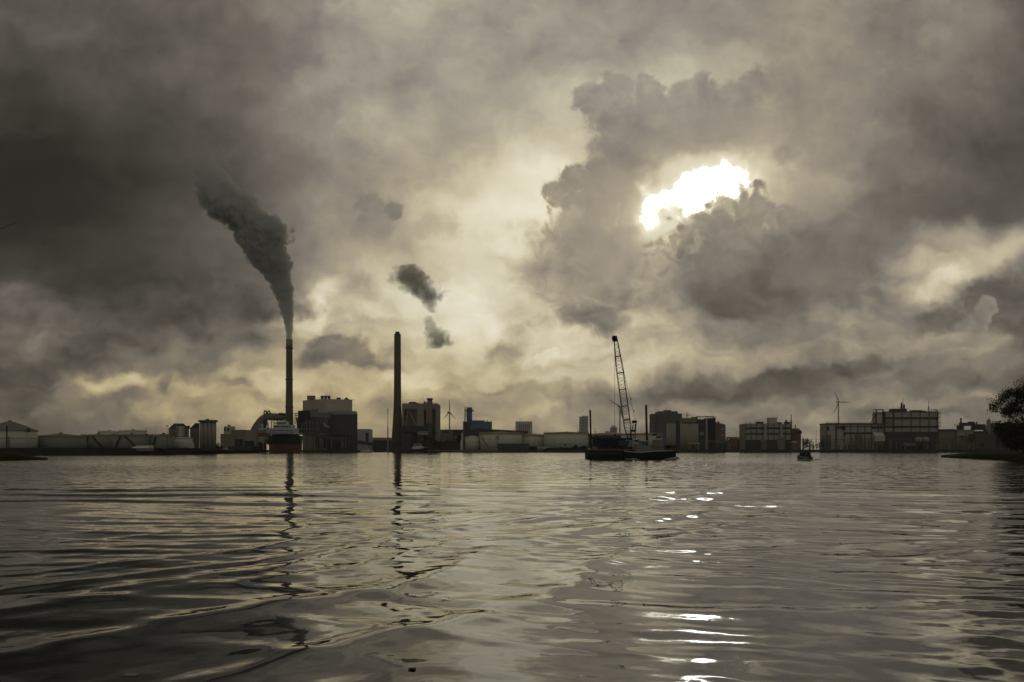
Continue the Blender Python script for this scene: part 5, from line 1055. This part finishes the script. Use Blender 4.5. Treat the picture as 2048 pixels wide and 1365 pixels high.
MB().box(X(1270.5, D), X(1285, D), yf - .25, yc + 2.4, Z(883.5, D), Z(882.2, D)).build('wheelhouse_roof', M_white, t)
for a, w in ((1274.6, 2.4), (1279.3, 3.4)): MB().box(X(a, D), X(a + w, D), yf - .08, yf + .1, Z(891, D), Z(885.8, D)).build('window', M_glass, t)
q = MB(); q.box(X(1284, D), X(1291, D), yf - .05, yf + .3, Z(889.5, D), Z(888.8, D)); q.rail(X(1284, D), X(1346, D), yc - 2.9, dk + .15, 1.0, 1.5, .06); q.rail(X(1286, D), X(1300, D), yc - 2.3, Z(893, D), 1.0, 1.5, .06); q.bar((X(1288, D), yc, dk), (X(1288, D), yc, Z(872, D)), .12); q.box(X(1286, D), X(1312, D), yc, yc + .2, Z(872.6, D), Z(872, D)); q.box(X(1316, D), X(1316.6, D), yc, yc + .15, dk, Z(868, D)); q.build('railing_and_mast', pmat('rail_grey', 70, 68, 60), t)
MB().box(X(1292.5, D), X(1312, D), yf + .6, yc + 2, dk - .2, Z(892, D)).build('engine_casing', M_brown, t)
MB().box(X(1298, D), X(1313, D), yf + 1.6, yc + 1.8, Z(892, D), Z(880.5, D)).build('rear_deckhouse', M_conc3, t)
q = MB(); q.box(X(1304, D), X(1312, D), yf + 1.5, yc + 1, Z(877.5, D), Z(874, D)); q.box(X(1296, D), X(1304, D), yf + 2, yc + 1, Z(872, D), Z(869, D)); q.build('winch_platform', M_dark, t)
MB().box(X(1319.5, D), X(1329, D), yc - 1.6, yc + 1.6, dk, Z(891.2, D)).build('black_locker', M_black, t)
q = MB(); q.box(X(1330.5, D), X(1342.5, D), yc - .9, yc + 1.3, dk, Z(893.2, D)); 
for i in range(4): a = X(1330.5 + i * 4, D); q.box(a - .06, a + .06, yc - 1.05, yc - .9, dk, Z(891.5, D))
q.box(X(1329.8, D), X(1343, D), yc - 1.05, yc - .9, Z(892.2, D), Z(891.5, D)); q.build('red_stowage', mat('dull_red_paint', (.16, .025, .02), .6), t)
rs = random.Random(9)
def foam(name, label, pts, n, seed):
    rs = random.Random(seed); mb = MB()
    for _ in range(n):
        c, r = rs.choice(pts); a = rs.uniform(0, 6.283); k = rs.random() ** .6; s = rs.uniform(.10, .34)
        x, y = c[0] + r[0] * k * math.cos(a), c[1] + r[1] * k * math.sin(a); z = c[2] + r[2] * (1 - k) * rs.uniform(.2, 1)
        mb.lathe(x, y, [(s * .9, max(z - s * .8, -.05)), (s * 1.1, z), (s * .6, z + s * .5), (.02, z + s * .62)], 7)
    o = mb.build(name, mat('water_foam', (.42, .41, .35), .9, var=.1), None, True); tag(o, label, None, None, 'stuff')
foam('bow_wave', 'pale churned foam against the tug hull', [((X(1332, D), yc - 4.2, 0), (2.2, .7, .9)), ((X(1338, D), yc - 4.0, 0), (1.3, .6, 1.1)), ((X(1326, D), yc - 4.6, 0), (2.4, .7, .4)), ((X(1255, D), yc - 3.6, 0), (2.6, .6, .25))], 420, 3)
# ---------------------------------------------------------------- small motor boat
D = 262; t = thing('motor_boat', 'small dark motor boat with canopy seen from behind, right of the tug', 'boat', (X(1617, D), D, 0)); xc = X(1616.5, D)
rows = []
for i in range(9):
    u = i / 8; k = 1 - max(0, (u - .35) / .65) ** 1.8 * .95; y = D + u * 6.2; zt = .95 + .75 * u; sx_ = -1.3 * u
    rows.append([(xc + sx_ - 1.15 * k, y, -.3), (xc + sx_ - 1.75 * k, y, zt), (xc + sx_ + 1.75 * k, y, zt), (xc + sx_ + 1.15 * k, y, -.3)])
fs = [[i * 4 + j, i * 4 + (j + 1) % 4, (i + 1) * 4 + (j + 1) % 4, (i + 1) * 4 + j] for i in range(8) for j in range(4)] + [[3, 2, 1, 0], [32, 33, 34, 35]]
MB().add([p for r_ in rows for p in r_], fs).build('hull', pmat('boat_grey_hull', 50, 50, 44), t)
q = MB(); q.bar(rows[0][1], rows[4][1], .14); q.bar(rows[4][1], rows[8][1], .14); q.bar(rows[0][2], rows[4][2], .14); q.bar(rows[0][1], rows[0][2], .12); q.build('gunwale', M_tank, t)
q = MB(); q.prism([(xc - 1.3, D + .6), (xc + 1.4, D + .6), (xc + .9, D + 4), (xc - 1.9, D + 4)], .9, 2.5, [(xc - .9, D + 1), (xc + .95, D + 1), (xc + .5, D + 3.6), (xc - 1.4, D + 3.6)]); q.build('canopy', M_black, t)
q = MB(); q.prism([(xc - .75, D + .75), (xc + .0, D + .75), (xc + .0, D + .9), (xc - .75, D + .9)], 1.4, 2.15); q.build('rear_window', M_navy, t)
q = MB(); q.box(xc + .2, xc + .65, D - .75, D - .1, -.3, 1.25); q.box(xc + .28, xc + .57, D - .6, D - .2, 1.25, 1.5); q.build('outboard_motor', M_black, t)
q = MB(); q.bar((xc - 1.0, D + 1, 2.5), (xc + 1.0, D + 1, 2.55), .12); q.bar((xc + .4, D + 1.2, 2.5), (xc + .4, D + 1.2, 3.1), .05); q.build('light_bar', M_dark, t)
foam('boat_wake', 'pale wake foam close behind the small motor boat', [((xc, D - 2.4, 0), (1.8, 1.6, .16)), ((xc - 2.4, D - .6, 0), (1.5, .9, .15)), ((xc + 2.4, D - .8, 0), (1.4, .9, .12))], 240, 5)
for i, (a, y, s) in enumerate(((262, 1350, .08), (825, 1338, .05))):  # thin flat pieces, one pale and one black, laid on the water
    D = CAM_H * F / (y - 900); q = MB(); rs = random.Random(i)
    pts = [(X(a, D) + s * math.cos(k * .7) * rs.uniform(.6, 1.2) * 1.3, D + s * math.sin(k * .7) * rs.uniform(.5, 1)) for k in range(9)]; q.prism(pts, -.01, .012)
    tag(q.build('surface_piece', (M_conc, M_black)[i]), ('small pale scrap floating at the lower left', 'small flat black piece on the water at the lower middle')[i], 'debris')

# ---------------------------------------------------------------- smoke, a real volume drifting from the stack
def smoke(name, label, D, prof, dens, colr, fray=1.1, nscale=.045, step=.12, depth=1.0, soft=.22, fade=None, wide=2.2):
    """prof: (photo height, left edge, right edge) of the plume; depth follows width"""
    k = D / F; zs = [Z(p[0], D) for p in prof]; cx = [X((p[1] + p[2]) / 2, D) for p in prof]; rr = [(p[2] - p[1]) / 2 * k for p in prof]
    o0 = Vector((cx[0], D, zs[0])); H = zs[-1] - zs[0]; mb = MB(); n = 16; vs = []
    for z, c, r in zip(zs, cx, rr):
        r = r * wide + .8; vs += [(c + r * math.cos(6.28319 * i / n), D + r * depth * math.sin(6.28319 * i / n), z) for i in range(n)]
    fs = [[a * n + i, a * n + (i + 1) % n, (a + 1) * n + (i + 1) % n, (a + 1) * n + i] for a in range(len(zs) - 1) for i in range(n)] + [list(range(n))[::-1], list(range((len(zs) - 1) * n, len(zs) * n))]
    mb.add(vs, fs); me = bpy.data.meshes.new(name); me.from_pydata([tuple(Vector(v) - o0) for v in mb.v], [], mb.f); o = bpy.data.objects.new(name, me); C.objects.link(o); o.location = o0
    m = bpy.data.materials.new(name); m.use_nodes = True; q = G(m.node_tree); p = q.n('ShaderNodeTexCoord').outputs['Object']; x, y, z = q.sep(p)
    u = q.m('DIVIDE', z, H, clamp=True); sc = max(max(abs(c - cx[0]) for c in cx), max(rr)) + 1
    def curve(vals):
        f = q.n('ShaderNodeFloatCurve'); q.set(f.inputs['Value'], u); c = f.mapping.curves[0]; f.mapping.use_clip = False
        while len(c.points) > 2: c.points.remove(c.points[1])
        for i, (a, b) in enumerate(zip([(w - zs[0]) / H for w in zs], vals)):
            if i == 0: c.points[0].location = (a, b)
            elif i == len(zs) - 1: c.points[-1].location = (a, b)
            else: c.points.new(a, b)
        for pt in c.points: pt.handle_type = 'AUTO_CLAMPED'
        f.mapping.update(); return f.outputs[0]
    ccx = q.m('MULTIPLY_ADD', curve([.5 + (c - cx[0]) / sc * .5 for c in cx]), 2 * sc, -sc)
    rad = q.m('MULTIPLY', curve([r / sc for r in rr]), sc)
    ddx = q.m('SUBTRACT', x, ccx); ddy = q.m('DIVIDE', y, depth)
    dd = q.m('SQRT', q.m('ADD', q.m('MULTIPLY', ddx, ddx), q.m('MULTIPLY', ddy, ddy)))
    e = q.m('SUBTRACT', 1.0, q.m('DIVIDE', dd, rad))
    n1 = q.noise(p, nscale, 6, .56, .3); n2 = q.noise(p, nscale * .32, 2, .5)
    bil = q.m('ABSOLUTE', q.m('SUBTRACT', n1, .5))
    f = q.m('ADD', e, q.m('ADD', q.m('MULTIPLY_ADD', bil, fray * 2.2, -.13 * fray), q.m('MULTIPLY', q.m('SUBTRACT', n2, .5), fray * 1.1)))
    den = q.m('MULTIPLY', q.rng(f, .0, soft), dens)
    if fade: den = q.m('MULTIPLY', den, q.rng(u, fade[0], fade[1], 1.0, fade[2]))
    pv = q.n('ShaderNodeVolumePrincipled'); pv.inputs['Color'].default_value = (*colr, 1); q.set(pv.inputs['Density'], den); pv.inputs['Anisotropy'].default_value = .3
    oo = q.n('ShaderNodeOutputMaterial'); q.nt.links.new(pv.outputs[0], oo.inputs['Volume']); me.materials.append(m); m.cycles.volume_step_rate = step
    tag(o, label, None, None, 'stuff'); return o
smoke('smoke_plume', 'thick grey smoke plume leaning left from the tall chimney', 1228, [(679, 572, 585.5), (665, 570, 587), (645, 566, 588), (620, 560, 588.5), (600, 554, 588), (570, 538, 589), (540, 517, 589), (520, 500, 584), (500, 484, 576), (480, 470, 577), (460, 454, 575), (440, 434, 560), (420, 414, 532), (400, 402, 506), (380, 394, 482), (350, 388, 456), (320, 374, 440), (285, 350, 430)], .26, (.955, .95, .935), 1.0, .044, .05, 1.0, .22, (.60, .98, .02))
smoke('smoke_puff', 'loose dark smoke puff drifting above the sooty chimney', 1300, [(626, 856, 874), (605, 832, 886), (585, 794, 890), (565, 776, 876), (548, 782, 862), (530, 802, 842)], .07, (.75, .75, .73), 1.7, .05, .12, .8, .6)
smoke('smoke_puff', 'thin dark smoke wisp right above the sooty chimney', 1300, [(698, 850, 888), (682, 844, 910), (666, 842, 898), (650, 844, 880), (632, 850, 866)], .055, (.75, .75, .73), 1.8, .06, .12, .8, .6)
smoke('steam_puff', 'faint white steam above the wide pale office block', 2500, [(844, 1039, 1045), (840, 1038, 1047), (836, 1040, 1043)], .05, (.95, .95, .92), 1.0, .05, .3, .6, .5)
smoke('steam_puff', 'faint white steam above the process house', 1160, [(836, 1394, 1399), (831, 1389, 1396), (824, 1384, 1390)], .06, (.95, .95, .92), 1.0, .1, .3, .6, .5)
smoke('steam_puff', 'faint white steam at the stub stack of the pale low works', 1136, [(837, 1926, 1931), (834, 1927, 1936), (831, 1931, 1937)], .10, (.95, .95, .92), 1.0, .1, .3, .6, .5)
# ---------------------------------------------------------------- air
def haze():
    mb = MB(); mb.box(-16000, 16000, -4600, 4650, -3.6, 505); o = mb.build('haze', MATS['bank_grass']); me = o.data; me.materials.clear()
    m = bpy.data.materials.new('haze'); m.use_nodes = True; q = G(m.node_tree); pv = q.n('ShaderNodeVolumePrincipled'); pv.inputs['Color'].default_value = (.93, .91, .86, 1); pv.inputs['Density'].default_value = .00008; pv.inputs['Anisotropy'].default_value = .4
    oo = q.n('ShaderNodeOutputMaterial'); q.nt.links.new(pv.outputs[0], oo.inputs['Volume']); me.materials.append(m); o['kind'] = 'stuff'; o['label'] = 'thin grey harbour haze'
haze()
